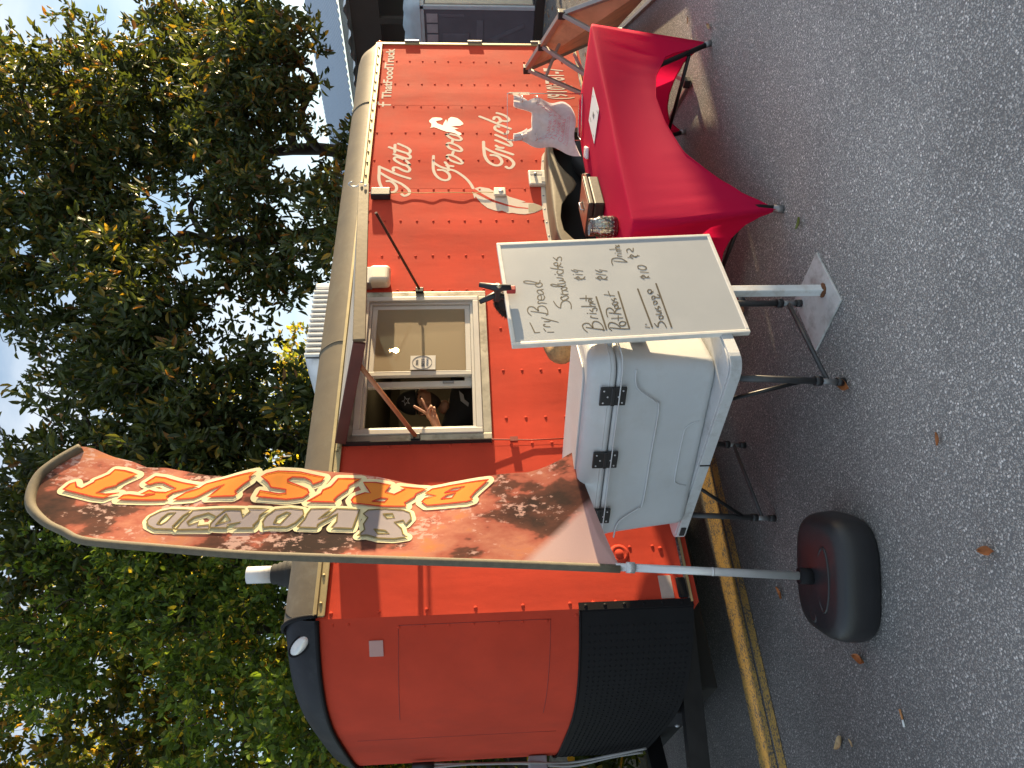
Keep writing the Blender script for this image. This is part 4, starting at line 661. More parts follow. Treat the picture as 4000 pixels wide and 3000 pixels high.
for a, b, wd_ in ((0, 14, 'Fry Bread'), (14, 29, 'Sandwiches'), (29, 40, 'Brisket'), (40, 46, '$14 beside Brisket'), (46, 59, 'Pot Roast'), (59, 64, '$14 beside Pot Roast'), (64, 73, 'Drinks'), (73, 76, '$2'), (76, 78, 'ditto marks'), (78, 87, 'Sausage'), (87, 91, '$10')):
    hb = MB()
    for i in range(a, min(b, len(WB))): ribbon(hb, WB[i], .0056, fnb, .0004 + .000006 * i, 4, True)
    tag(hb.build('handwriting', INKB, BD, recalc=False), 'handwritten ' + wd_, kind='stuff')
for i, st in enumerate(WBL):
    hb = MB(); ribbon(hb, st, .0075, fnb, .001 + .00005 * i, 3); hb.build('underline', INKB, BD, recalc=False)
MB().box((.852, BY + .022, .012), (.888, BY + .06, 1.1)).build('post', mat('white_post', (.66, .67, .68), .45, 0, .06, 9, dirt=(.3, .2, .12), dscale=12, damt=.4), SG, .003)
pm = MB(); pm.prism([(1.042, -1.466, .001), (.729, -1.482, .001), (.708, -1.176, .001), (1.03, -1.164, .001)], (0, 0, .009)); PLT = pm.build('base_plate', mat('scuffed_white_plate', (.55, .55, .54), .55, .1, .1, 10, .2, 80, dirt=(.2, .19, .17), dscale=9, damt=.8), SG, .002)
wd_ = MB(); wd_.lathe((.87, BY + .041, .010), [(.034, 0), (.03, .006), (.022, .012), (.0, .014)], 9); wd_.build('rust_weld', mat('rust', (.13, .05, .02), .9, 0, .4, 60), PLT)
# spring clamp
CLP = thing('spring_clamp', 'black spring clamp with red jaw pads gripping the top of the whiteboard', 'clamp', (.845, -1.45, 1.42))
cx, cy, cz = .835, -1.45, 1.424
cm = MB(); cm.tube([(cx - .008, cy - .03, cz - .03), (cx - .004, cy - .028, cz + .03), (cx + .022, cy - .02, cz + .10)], [.012, .016, .010], 8); cm.build('handle', BLACKP, CLP); cm = MB(); cm.tube([(cx - .008, cy + .035, cz - .03), (cx + .004, cy + .02, cz + .03), (cx - .03, cy + .03, cz + .10)], [.012, .016, .010], 8); cm.build('handle', BLACKP, CLP)
MB().box((cx - .02, cy - .035, cz + .012), (cx + .02, cy + .045, cz + .04)).build('pivot_block', BLACKP, CLP, .008)
MB().lathe((cx - .006, cy - .036, cz + .02), [(.012, 0), (.011, .006), (0, .01)], 12, (0, -1, 0)).build('spring', mat('brass_spring', (.7, .6, .4), .3, .8), CLP)
MB().box((cx - .02, cy - .028, cz - .05), (cx + .008, cy - .0045, cz - .012)).build('jaw_pad', mat('red_pad', (.45, .03, .03), .5), CLP, .004)
# ------------------------------------------------------------------ feather flag
FLAG = thing('feather_flag', 'tall feather flag reading smoked brisket on a silver pole', 'flag', (-.2, -.81, 0))
D0 = Vector((.975, .22, 0)).normalized(); NF = Vector((D0.y, -D0.x, 0)); FP = Vector((-.2, -.81, 0))
def interp(tab, z):
    tab = sorted(tab, key=lambda q: q[1])
    if z <= tab[0][1]: return tab[0][0]
    for (a, za), (b, zb) in zip(tab, tab[1:]):
        if z <= zb: return a + (b - a) * (z - za) / max(1e-6, zb - za)
    return tab[-1][0]
def wave(s_, z):
    sp = interp(FPOLE + [(.378, 3.305), (.425, 3.39), (.62, 3.56)], z); k = max(0, s_ - sp)
    return .032 * k / .4 * math.sin(z * 5.2 + s_ * 2.0) + .010 * k / .4 * math.sin(z * 11 + 1.3 + s_ * 5) + (.05 * math.exp(-((z - 1.1) / .12) ** 2) * k / .4)
def fl3(s_, z, off=0.): 
    return FP + D0 * s_ + Vector((0, 0, z)) + NF * (wave(s_, z) + off)
rightc = FRIGHT; topl = FPOLE[2:] + FTOP[:5]
def flag_pt(u, v):
    # left edge follows pole then the arc, right edge follows the free edge
    Lp = flag_L; Rp = flag_R; i = min(len(Lp) - 1, int(round(v * (len(Lp) - 1))))
    a, b = Lp[i], Rp[i]; s_ = a.x + (b.x - a.x) * u; z = a.y + (b.y - a.y) * u
    return fl3(s_, z)
left_chain = [(.084, .967)] + FPOLE[3:] + FTOP[:6]; right_chain = [FBOT[3], FBOT[2], FBOT[1], FBOT[0], FRIGHT[-1]][-1:] + FRIGHT[::-1] + [FTOP[9], FTOP[8], FTOP[7], FTOP[6], FTOP[5]]
flag_L = resamp([tuple(p) for p in [Vector((*p, 0)).xy for p in left_chain]], 90); flag_R = resamp([tuple(p) for p in right_chain], 90)
def flagmat():
    m = clothmat('flag_print', (.6, .22, .12), .45, .7, 700.); t = m.node_tree; b = t.nodes['Principled BSDF']
    tc = [n for n in t.nodes if n.type == 'TEX_COORD'][0]; co = tc.outputs['Object']
    mp = N(t, 'ShaderNodeMapping'); mp.inputs['Scale'].default_value = (3, 3, 1.6); mp.inputs['Location'].default_value = (.3, .2, .45); t.links.new(co, mp.inputs[0])
    n1 = N(t, 'ShaderNodeTexNoise', Scale=1.25, Detail=5., Roughness=.6); t.links.new(mp.outputs[0], n1.inputs['Vector'])
    cr = N(t, 'ShaderNodeValToRGB'); e = cr.color_ramp.elements; e[0].position = .38; e[0].color = (.055, .035, .03, 1); e[1].position = .7; e[1].color = (.82, .42, .16, 1)
    for p, c in ((.49, (.17, .07, .05, 1)), (.52, (.5, .15, .10, 1)), (.59, (.62, .25, .16, 1)), (.66, (.72, .27, .10, 1))): q = cr.color_ramp.elements.new(p); q.color = c
    t.links.new(n1.outputs[0], cr.inputs[0])
    n2 = N(t, 'ShaderNodeTexNoise', Scale=46., Detail=3., Roughness=.6); mp2 = N(t, 'ShaderNodeMapping'); mp2.inputs['Scale'].default_value = (1, 1, .6); t.links.new(co, mp2.inputs[0]); t.links.new(mp2.outputs[0], n2.inputs['Vector'])
    n4 = N(t, 'ShaderNodeTexNoise', Scale=4., Detail=2.); t.links.new(co, n4.inputs['Vector'])
    th = N(t, 'ShaderNodeMath', operation='MULTIPLY'); t.links.new(n2.outputs[0], th.inputs[0]); t.links.new(n4.outputs[0], th.inputs[1])
    rr = N(t, 'ShaderNodeMapRange'); rr.inputs['From Min'].default_value = .30; rr.inputs['From Max'].default_value = .36; rr.inputs['To Max'].default_value = .85; t.links.new(th.outputs[0], rr.inputs[0])
    mx = N(t, 'ShaderNodeMix', data_type='RGBA'); t.links.new(rr.outputs[0], mx.inputs[0]); t.links.new(cr.outputs[0], mx.inputs[6]); mx.inputs[7].default_value = (.78, .5, .42, 1)
    # pale pink board at the lower pole side
    sx = N(t, 'ShaderNodeSeparateXYZ'); t.links.new(co, sx.inputs[0])
    ad = N(t, 'ShaderNodeMath', operation='MULTIPLY_ADD'); ad.inputs[1].default_value = 1.1; t.links.new(sx.outputs[0], ad.inputs[0]); t.links.new(sx.outputs[2], ad.inputs[2])
    r3 = N(t, 'ShaderNodeMapRange'); r3.inputs['From Min'].default_value = 1.30; r3.inputs['From Max'].default_value = 1.24; t.links.new(ad.outputs[0], r3.inputs[0])
    m3 = N(t, 'ShaderNodeMix', data_type='RGBA'); t.links.new(r3.outputs[0], m3.inputs[0]); t.links.new(mx.outputs[2], m3.inputs[6]); m3.inputs[7].default_value = (.68, .48, .45, 1)
    for n in t.nodes:
        if n.type == 'MIX' and n.blend_type == 'MULTIPLY': t.links.new(m3.outputs[2], n.inputs[6])
    return m
FAB = MB().grid(flag_pt, 30, 89).build('flag_fabric', flagmat(), FLAG, recalc=False)
# lower hem flap
MB().grid(lambda u, v: fl3(*(Vector((*resamp([FBOT[3], FBOT[2], FBOT[1], FBOT[0], FRIGHT[-1]], 21)[int(round(u * 20))][:2],)).lerp(Vector((flag_L[0].x + (flag_R[0].x - flag_L[0].x) * u, flag_L[0].y + (flag_R[0].y - flag_L[0].y) * u)), v * .999)), -.001), 20, 5).build('flag_hem', FAB.data.materials[0], FLAG, recalc=False)
SLV = mat('sleeve_tan_black', (.14, .12, .085), .8, 0, .2, 30, .3, 400)
sl_pts = [fl3(s_, z, 0) for s_, z in smoothpath([(a, b, 0) for a, b in [(.084, .967)] + FPOLE[3:] + FTOP + []], 4) for s_, z in [(s_, z)]] if False else [fl3(p.x - .012, p.y, 0) for p in smoothpath([(a, b, 0) for a, b in [(.084, .967)] + FPOLE[3:] + FTOP[:9]], 4)]
MB().tube(sl_pts, [.0175 if i < len(sl_pts) * .5 else .0175 + .008 * min(1, (i / len(sl_pts) - .5) * 4) for i in range(len(sl_pts))], 10).build('pole_sleeve', SLV, FLAG)
PB = fl3(0, .19); PT = fl3(.082, .985)
MB().tube([PB, PT], .017, 14).build('pole', ALU, FLAG)
MB().tube([PB.lerp(PT, .9), PB.lerp(PT, .945)], .023, 14).build('pole_clip', ALU, FLAG)
MB().tube([PB.lerp(PT, .49), PB.lerp(PT, .5)], .0185, 14).build('pole_joint', ALU, FLAG)
MB().tube([PB.lerp(PT, -.03), PB.lerp(PT, .05)], .034, 14).build('pole_socket', BLACKG, FLAG); MB().tube([PB.lerp(PT, -.09), PB.lerp(PT, -.03)], .026, 14).build('socket_neck', STEELD, FLAG)
# base
bc = Vector((-.205, -.825, 0)); bdx = Vector((.80, -.60, 0)).normalized(); bdy = Vector((.6, .8, 0))
def bring(k, z, ex=3.2, hx=.255, hy=.21):
    out = []
    for i in range(40):
        a = 2 * math.pi * i / 40; c, s_ = math.cos(a), math.sin(a); r = (abs(c) ** ex + abs(s_) ** ex) ** (-1 / ex)
        out.append(bc + bdx * (hx * r * c * k) + bdy * (hy * r * s_ * k) + Vector((0, 0, z)))
    return out
BASE = loft([bring(k, z) for k, z in ((.93, .001), (.97, .015), (1, .05), (.985, .10), (.95, .135), (.88, .158), (.78, .166), (.5, .17), (.2, .178), (.05, .18))]).build('weighted_base', mat('black_base_plastic', (.018, .018, .021), .38, 0, .12, 4, .2, 260), FLAG)
rec = MB(); rec.tube([bc + bdx * (.13 * math.cos(a)) + bdy * (-.07 + .045 * math.sin(a)) + Vector((0, 0, .169)) for a in [2 * math.pi * i / 24 for i in range(24)]], .006, 6, closed=True); rec.build('base_ridge', BASE.data.materials[0], BASE)
MB().lathe(bc + bdx * -.17 + bdy * .03 + Vector((0, 0, .155)), [(.032, 0), (.032, .012), (.02, .014), (0, .008)], 16).build('fill_cap', BLACKP, BASE)
# lettering on the flag
CREAM = clothmat('flag_cream', (.86, .80, .54), .35); ORG = clothmat('flag_orange', (.80, .30, .065), .35); REDL = clothmat('flag_red_line', (.50, .05, .04), .3); GRY = clothmat('flag_grey', (.36, .32, .34), .3); OLV = clothmat('flag_olive_line', (.2, .16, .07), .3)
def letters(name, data, fill, line, wout):
    cr, fi, ln = MB(), MB(), MB(); cnt = 0
    for L in data:
        for lp in L:
            for i in range(len(lp)):
                a, b = Vector((*lp[i], 0)), Vector((*lp[(i + 1) % len(lp)], 0)); 
                if (b - a).length < 1e-6: continue
                n_ = max(1, int((b - a).length / .04)); ribbon(cr, [tuple((a.lerp(b, j / n_)).xy) for j in range(n_ + 1)], wout * 2, fl3, .0022 + cnt * .000012, 1); cnt += 1
        fillpoly(fi, L, fl3, .0075, .045)
        for lp in L:
            pts = [Vector((*p, 0)) for p in lp]; dense = []
            for i in range(len(pts)):
                a, b = pts[i], pts[(i + 1) % len(pts)]; n_ = max(1, int((b - a).length / .03)); dense += [tuple(a.lerp(b, j / n_).xy) for j in range(n_)]
            dense.append(dense[0]); ribbon(ln, dense, .0065, fl3, .0095, 1)
    tag(cr.build(name + '_outline', CREAM, FAB, recalc=False), 'cream outline'); fi.build(name + '_fill', fill, FAB, recalc=False); ln.build(name + '_edge', line, FAB, recalc=False)
letters('brisket_lettering', BRISKET, ORG, REDL, .027); letters('smoked_lettering', SMOKED, GRY, OLV, .021)
# ------------------------------------------------------------------ red table: frame below, stretch cover above
cA, cB, cC, cD = Vector((1.43, -1.275, 0)), Vector((3.28, -1.39, 0)), Vector((3.33, -.66, 0)), Vector((1.48, -.545, 0))
fA, fB, fC, fD = Vector((1.468, -1.362, .02)), Vector((3.09, -1.364, .03)), Vector((3.14, -.70, .03)), Vector((1.49, -.70, .02))
RT = thing('banquet_table', 'banquet table with angled dark legs hidden under the red stretch cover', 'table', (2.4, -.97, 0))
MB().prism([c * .95 + Vector((2.38, -.967, 0)) * .05 + Vector((0, 0, .69)) for c in (cA, cB, cC, cD)], (0, 0, .035)).build('table_top', WHITEPL, RT, .005)
for f_, tx in ((fA, (1.78, -1.2)), (fB, (2.72, -1.27)), (fC, (2.75, -.76)), (fD, (1.8, -.66))):
    lg = MB(); lg.tube([Vector((f_.x, f_.y, .0)), Vector((*tx, .70))], .016, 10); l_ = lg.build('leg', DARKM, RT)
    a = Vector((f_.x, f_.y, 0)); MB().tube([a, a.lerp(Vector((*tx, .7)), .06)], .02, 10).build('foot_cap', STEELD, l_)
MB().tube([(1.56, -1.32, .15), (1.58, -.69, .15)], .012, 8).build('cross_bar', DARKM, RT); MB().tube([(3.0, -1.33, .15), (3.05, -.71, .15)], .012, 8).build('cross_bar', DARKM, RT)
archF = [(0, .0), (.07, .127), (.178, .245), (.325, .366), (.51, .413), (.66, .422), (.79, .387), (.92, .288), (.972, .055), (1, .0)]
def arch(u, tab):
    for (a, za), (b, zb) in zip(tab, tab[1:]):
        if u <= b: t = (u - a) / (b - a); return za + (zb - za) * t
    return 0
sym = [(0, 0), (.06, .06), (.18, .13), (.35, .17), (.5, .18), (.65, .17), (.82, .13), (.94, .06), (1, 0)]
peri = []
for (c0_, c1_, f0, f1, tab) in ((cA, cB, fA, fB, archF), (cB, cC, fB, fC, sym), (cC, cD, fC, fD, archF[::-1] and [(1 - a, z) for a, z in archF[::-1]]), (cD, cA, fD, fA, sym)):
    nrm = Vector(((c1_ - c0_).y, -(c1_ - c0_).x, 0)).normalized(); n_ = 44 if (c1_ - c0_).length > 1 else 22
    for k in range(n_):
        u = k / n_; peri.append((c0_, c1_, f0, f1, tab, u, nrm))
ctr = (cA + cB + cC + cD) / 4
rings = []
NV = 16
def prow(kind, val):
    out = []
    for (c0_, c1_, f0, f1, tab, u, nrm) in peri:
        tpv = c0_.lerp(c1_, u); rr = .045; d0_ = (c1_ - c0_).length * u; d1_ = (c1_ - c0_).length * (1 - u); k = max(0, rr - min(d0_, d1_)) / rr
        tpv = tpv - nrm * (.013 * k * k) 
        if kind == 't': p = tpv.lerp(ctr, val[0]); out.append(Vector((p.x, p.y, val[1] + .0035 * math.sin(p.x * 7) * math.sin(p.y * 9) * (val[0] > .02))))
        else:
            v = val; zb = arch(u, tab); b = f0.lerp(f1, u); b = Vector((b.x, b.y, zb + .02)) - nrm * (.05 * math.sin(math.pi * u))
            top = Vector((tpv.x, tpv.y, .735)); p = top.lerp(b, v)
            near = max(math.exp(-u / .09), math.exp(-(1 - u) / .09)); p = p + nrm * (.010 * near * math.sin(v * 2.2 + (u if u < .5 else 1 - u) * 95) * v * (1 - v * .3)) - nrm * (.022 * math.sin(math.pi * v) * math.sin(math.pi * u))
            out.append(p)
    return out
rings = [prow('t', (a, z)) for a, z in ((.98, .749), (.7, .749), (.4, .75), (.2, .7495), (.08, .749), (.03, .7475), (.008, .7435))] + [prow('s', k / NV) for k in range(NV + 1)]
mbc = MB(); n_ = len(peri); mbc.add([p for r in rings for p in r], [(i * n_ + k, i * n_ + (k + 1) % n_, (i + 1) * n_ + (k + 1) % n_, (i + 1) * n_ + k) for i in range(len(rings) - 1) for k in range(n_)], True); mbc.f.append(tuple(range(n_))); mbc.sm.append(True)
RC = mbc.build('stretch_table_cover', clothmat('red_spandex', (.66, .011, .075), .4, .75, 1500.)); tag(RC, 'red stretch cover pulled over the banquet table to its feet', 'table cover')
hem = MB(); hem.tube(rings[-1], .0035, 5, closed=True); adopt_o = hem.build('hem', RC.data.materials[0], RC)
# ------------------------------------------------------------------ things on the red table
ZT = .7505
BR_ = thing('bag_rack', 'silver wire rack for carrier bags on the red table', 'rack', (3.2, -.8, ZT))
wr = mat('chrome_wire', (.6, .58, .55), .25, .95)
r0, r1 = Vector((3.17, -.83, ZT + .004)), Vector((3.26, -1.03, ZT + .004)); r2_ = Vector((3.05, -.70, ZT + .004)); H_ = .49
rax = (r1 - r0).normalized(); rax = Vector((.55, -.83, 0)).normalized(); rq = Vector((.83, .55, 0)); rc = Vector((3.12, -.82, ZT + .004))
def rp(a, b, z): return rc + rax * a + rq * b + Vector((0, 0, z))
m_ = MB(); m_.tube([rp(-.15, 0, .51), rp(.15, 0, .51), rp(.15, 0, .0), rp(.12, .13, 0), rp(-.12, .13, 0), rp(-.15, 0, 0)], .0035, 6, closed=True); m_.tube([rp(-.15, 0, 0), rp(.15, 0, 0)], .0035, 6); FRM = m_.build('frame', wr, BR_)
for a in (-.13, .11):
    for z in (.43, .33):
        q = MB(); q.tube(smoothpath([rp(a - .02, .0, z), rp(a - .02, -.10, z - .012), rp(a, -.125, z - .013), rp(a + .02, -.10, z - .012), rp(a + .02, 0, z)], 3), .0028, 6); q.build('hanger_arm', wr, BR_)
MB().bar(rp(.15, -.004, .50), rp(.15, -.004, .36), .012, .012).build('plate', wr, BR_)
bagm = clothmat('thin_white_plastic', (.66, .63, .65), .35, .35, 40.); pink = mat('pink_print', (.62, .27, .32), .5)
BG = thing('carrier_bags', 'bunch of white carrier bags printed THANK YOU in pink, hung on the rack', 'plastic bag', (3.12, -.85, ZT + .02))
def bagf(dy):
    def fn(u, v):
        a = (u - .5) * (.28 + .05 * v - .10 * max(0, .3 - v)); curl = .05 * math.sin(u * 3.1 + 1) * v + .09 * max(0, v - .55) ** 1.2 * (1.6 - u)
        e_ = min(1, max(0, (abs(2 * u - 1) - .35) / .4)); e_ = e_ * e_ * (3 - 2 * e_); zt = .345 + .125 * e_; z = zt + (.02 - zt) * v + .025 * math.sin(u * 6) * v + .07 * v * v * u
        return rp(a - .03 - .06 * v * v + .012 * math.sin(v * 13 + u * 3), -.02 - dy + .022 * math.sin(v * 5 + u * 4) + .010 * math.sin(u * 17 + v * 7) * (1 - v * .5) - curl * .9, z)
    return fn
for k, dy in enumerate((0.0, .016, .030)):
    bgm = MB(); bgm.grid(bagf(dy), 30, 26); o_ = bgm.build('bag', bagm, BG, recalc=False)
for a, sgn in ((-.13, 1), (.115, -1)):
    hd_ = MB(); hd_.grid(lambda u, v: rp(a + (u - .5) * .05 + sgn * .035 * v * v, -.045 + .02 * math.sin(u * 9) * (1 - v) - .02 * v, .47 - .09 * v), 8, 8)
    hd_.build('bag_handle', bagm, BG, recalc=False)
bf = bagf(.034)
def bagtext(body, u0, v0, size, sxx):
    c = bpy.data.curves.new('t', 'FONT'); c.body = body; c.size = 1; c.resolution_u = 2; o = bpy.data.objects.new('t', c); COL.objects.link(o)
    dg = bpy.context.evaluated_depsgraph_get(); me = bpy.data.meshes.new_from_object(o.evaluated_get(dg)); bpy.data.objects.remove(o)
    for v in me.vertices: v.co = bf(u0 + v.co.x * size * sxx, v0 - v.co.y * size)
    me.materials.clear(); me.materials.append(pink); ob = bpy.data.objects.new('print', me); COL.objects.link(ob); adopt(ob, BG)
for i, t_ in enumerate(('THANK YOU', 'THANK YOU', 'THANK YOU', 'GRACIAS')): bagtext(t_, .16 if i < 3 else .2, .42 + i * .105, .115, 1.05)
bagtext('PLEASE RETURN TO A', .2, .80, .05, 1.05); bagtext('PARTICIPATING STORE', .18, .85, .05, 1.05)
PS = MB(); Ms = Matrix.Translation((2.74, -1.075, ZT + .0012)) @ Matrix.Rotation(math.radians(2), 4, 'Z'); PS.box((-.135, -.115, 0), (.135, .115, .0015), Ms); PSO = PS.build('paper_sheet', mat('white_paper', (.72, .74, .74), .6, 0, .04, 30)); tag(PSO, 'white paper sheet lying flat near the front edge of the red table', 'paper')
q = MB(); q.prism([Ms @ Vector(p) for p in ((-.03, -.02, .0016), (.03, -.012, .0016), (.026, .02, .0016), (-.024, .014, .0016))], (0, 0, .0008)); q.build('printed_mark', mat('grey_ink', (.12, .13, .14), .6), PSO)
q = MB()
for dx, dy, w_ in ((.09, .075, .03), (.06, .075, .012), (-.1, -.08, .03), (-.08, .09, .025), (.1, -.07, .02)): q.box((dx - w_ / 2, dy - .004, .0016), (dx + w_ / 2, dy + .004, .0022), Ms)
q.build('printed_text', mat('grey_ink', (.12, .13, .14), .6), PSO)
CR = MB(); CR.box((-.05, -.038, 0), (.05, .038, .022), Matrix.Translation((2.76, -.79, ZT)) @ Matrix.Rotation(.5, 4, 'Z')); CRO = CR.build('card_reader', mat('white_reader', (.74, .72, .74), .25), None, .010, 4); tag(CRO, 'small white rounded card reader on the red table', 'card reader')
MB().lathe((2.74, -.815, ZT + .0215), [(.004, 0), (.004, .001), (0, .0012)], 8).build('indicator', DARKM, CRO)
ND = thing('phone_in_case', 'flat dark phone with a brown cover between reader and cash box', 'phone', (2.66, -.66, ZT)); Mn = Matrix.Translation((2.64, -.66, ZT)) @ Matrix.Rotation(.62, 4, 'Z')
MB().box((-.10, -.045, 0), (.10, .045, .022), Mn).build('case', BLACKP, ND, .006, 3); MB().box((-.092, -.038, .0222), (.092, .038, .026), Mn).build('cover', mat('brown_leather', (.42, .16, .08), .45, 0, .15, 30), ND, .003)
BK = thing('note_block', 'small white block of note paper beside the cash box', 'note block', (2.44, -.75, ZT)); Mk = Matrix.Translation((2.45, -.74, ZT)) @ Matrix.Rotation(.4, 4, 'Z')
MB().box((-.045, -.02, 0), (.045, .02, .03), Mk).build('block', mat('white_paper', (.72, .74, .74), .6), BK, .002); MB().box((-.045, -.021, .0302), (.045, .02, .034), Mk).build('block_backing', mat('grey_card', (.4, .36, .32), .7), BK)
CX = thing('cash_box', 'black cash box with brown lid and carry handle on the red table', 'cash box', (2.2, -.78, ZT)); Mc = Matrix.Translation((2.2, -.80, ZT)) @ Matrix.Rotation(.10, 4, 'Z')
cbm_ = mat('scuffed_black_steel', (.022, .018, .016), .5, .1, .2, 20, .1, 60, dirt=(.3, .25, .2), dscale=22, damt=.08)
MB().box((-.15, -.115, 0), (.15, .115, .062), Mc).build('box_body', cbm_, CX, .008, 2); LDc = MB().box((-.153, -.118, .064), (.153, .118, .095), Mc).build('lid', cbm_, CX, .008, 2)
MB().box((-.14, -.105, .0955), (.14, .105, .098), Mc).build('lid_panel', mat('brown_lid', (.25, .07, .035), .3, 0, .15, 12), LDc, .002)
q = MB(); q.tube([Mc @ Vector(p) for p in ((-.04, 0, .097), (-.035, 0, .118), (.035, 0, .118), (.04, 0, .097))], .004, 6); q.build('handle', ALU, LDc); MB().box((-.045, -.018, .0982), (.045, .018, .0992), Mc).build('handle_recess', BLACKP, LDc)
JR = thing('mason_jar', 'dimpled glass tip jar at the front corner of the red table', 'jar', (1.7, -1.06, ZT))
MB().lathe((1.7, -1.06, ZT), [(.0, .004), (.05, .004), (.056, .012), (.057, .03), (.057, .105), (.05, .118), (.045, .125), (.045, .15), (.047, .152), (.047, .156), (.042, .156), (.042, .127), (.052, .1), (.053, .016), (0, .01)], 28).build('jar_glass', glassmat('jar_glass_mat', (.9, .88, .82), .06, .16), JR)
q = MB()
for z in (.132, .14, .148): q.tube([(1.7 + .0465 * math.cos(a), -1.06 + .0465 * math.sin(a), ZT + z) for a in [2 * math.pi * i / 24 for i in range(24)]], .0025, 5, closed=True)
q.build('jar_threads', glassmat('jar_thread', (.85, .82, .75), .1, .35), JR)
q = MB()
for r in range(5):
    for k in range(16): a = 2 * math.pi * (k + .5 * (r % 2)) / 16; q.lathe((1.7 + .0565 * math.cos(a), -1.06 + .0565 * math.sin(a), ZT + .03 + r * .017), [(.006, 0), (.004, .0025), (0, .0035)], 6, (math.cos(a), math.sin(a), 0))
tag(q.build('jar_dimples', glassmat('jar_dimple', (.9, .86, .78), .08, .3), JR), kind='stuff')
q = MB(); q.grid(lambda u, v: (1.69 + .036 * math.cos(2.2 + 3.6 * u) * (1 - .2 * u), -1.065 + .036 * math.sin(2.2 + 3.6 * u) * (1 - .2 * u), ZT + .02 + .075 * v), 14, 2); q.build('banknotes', mat('banknote_green', (.28, .30, .24), .8, 0, .4, 60), JR)
# ------------------------------------------------------------------ A-frame sign behind the table
AF = thing('a_frame_sign', 'aluminium tube A-frame sign with tan print standing behind the red table', 'sign', (4.4, -.6, 0))
V0, V2 = Vector((4.62, -.33, 1.0)), Vector((4.35, -.93, .78)); V1 = V0.lerp(V2, .45); footA = Vector((3.265, -.996, .012)); footA0 = Vector((3.6, -.42, .012)); footB, footB0 = Vector((3.95, -1.44, .012)), Vector((5.60, -.2, .012))
tubm = mat('satin_tube', (.33, .3, .28), .38, .5, .1, 20)
q = MB(); q.bar(V0, V2, .045, .045); q.build('top_rail', mat('bronze_tube', (.42, .25, .18), .35, .4), AF, .004)
for a, b, w_ in ((V0, footA0, .03), (V1, Vector((3.43, -.7, .3)), .03), (V2, footA, .03), (V2, footB, .035), (V0, footB0, .035), (footB, footB0, .035), (footA, footA0, .025), (V1.lerp(footA, .25), V0.lerp(footA0, .55), .022), (V0.lerp(footA0, .15), V2.lerp(footB0, .12), .022), (V2.lerp(footB, .55), V2.lerp(footB0, .45), .028)):
    q = MB(); q.bar(a, b, w_, w_); q.build('tube', tubm, AF, .003)
for p in (V0, V1, V2, footA, footB): 
    q = MB(); q.box(p - Vector((.028, .028, .0)) if p.z < .1 else p - Vector((.03, .03, .03)), p + Vector((.028, .028, .045)) if p.z < .1 else p + Vector((.03, .03, .03))); q.build('joint', BLACKP, AF, .004)
pnm = mat('tan_print', (.60, .36, .21), .5, 0, .25, 3, dirt=(.34, .17, .10), dscale=5, damt=.9)
q = MB(); mid_ = lambda a, b, t: a.lerp(b, t); q.prism([V2.lerp(footB, .04), V0.lerp(footB0, .04), V0.lerp(footB0, .9), V2.lerp(footB, .85)], (.003, .003, .003)); q.build('printed_panel', pnm, AF)
# ------------------------------------------------------------------ portable toilet
PT_ = thing('portable_toilet', 'blue-grey portable toilet with pale roof beyond the trailer tail', 'portable toilet', (12.5, 3.0, 0))
pg = mat('toilet_grey', (.105, .11, .14), .5, 0, .12, 3, .2, 40); pw = mat('toilet_pale', (.42, .5, .56), .45, 0, .1, 4); pd = mat('toilet_skid', (.03, .025, .022), .8)
MB().box((12.0, 2.05, .001), (13.2, 3.75, .16)).build('skid', pd, PT_, .01)
MB().box((12.03, 2.62, .16), (13.15, 3.72, 2.2)).build('body', pg, PT_, .02)
q = MB(); q.box((12.0, 2.59, .17), (12.06, 2.66, 2.26)); q.box((12.0, 2.58, 2.17), (13.17, 3.74, 2.27)); q.box((12.0, 3.68, .17), (12.06, 3.75, 2.26)); q.build('corner_frame', pw, PT_, .01)
q = MB()
for k in range(5): q.box((12.015, 2.74 + k * .19, 1.93), (12.025, 2.90 + k * .19, 2.13))
q.build('vent_slot', mat('vent_pale', (.33, .32, .36), .6), PT_, .004)
q = MB(); q.prism([(12.018, 2.9, .35), (12.018, 3.2, 1.0), (12.018, 3.5, .35), (12.018, 3.42, .35), (12.018, 3.2, .83), (12.018, 2.98, .35)], (.02, 0, 0)); q.box((12.016, 2.85, 1.1), (12.03, 3.5, 1.22)); q.box((12.016, 2.75, 1.45), (12.03, 2.8, 1.9)); q.box((12.016, 3.1, 1.35), (12.03, 3.3, 1.85)); q.build('relief', mat('toilet_relief', (.13, .135, .17), .5), PT_, .01)
def ptr(u, v):
    y = 2.55 + 1.22 * u; x = 11.98 + 1.2 * v; k = min(1, 4 * v, 4 * (1 - v)) ** .5; return (x, y, 2.24 + .34 * k * (1 - abs(2 * u - 1) ** 5) ** .5 * (.86 + .14 * abs(math.sin(u * math.pi * 3.5))))
MB().grid(ptr, 42, 20).build('roof', pw, PT_)
# front (door) side facing the road, mostly out of frame
q = MB(); q.box((12.1, 2.585, .2), (13.1, 2.618, 2.15)); q.build('door', mat('door_pale', (.55, .52, .42), .45), PT_, .01)
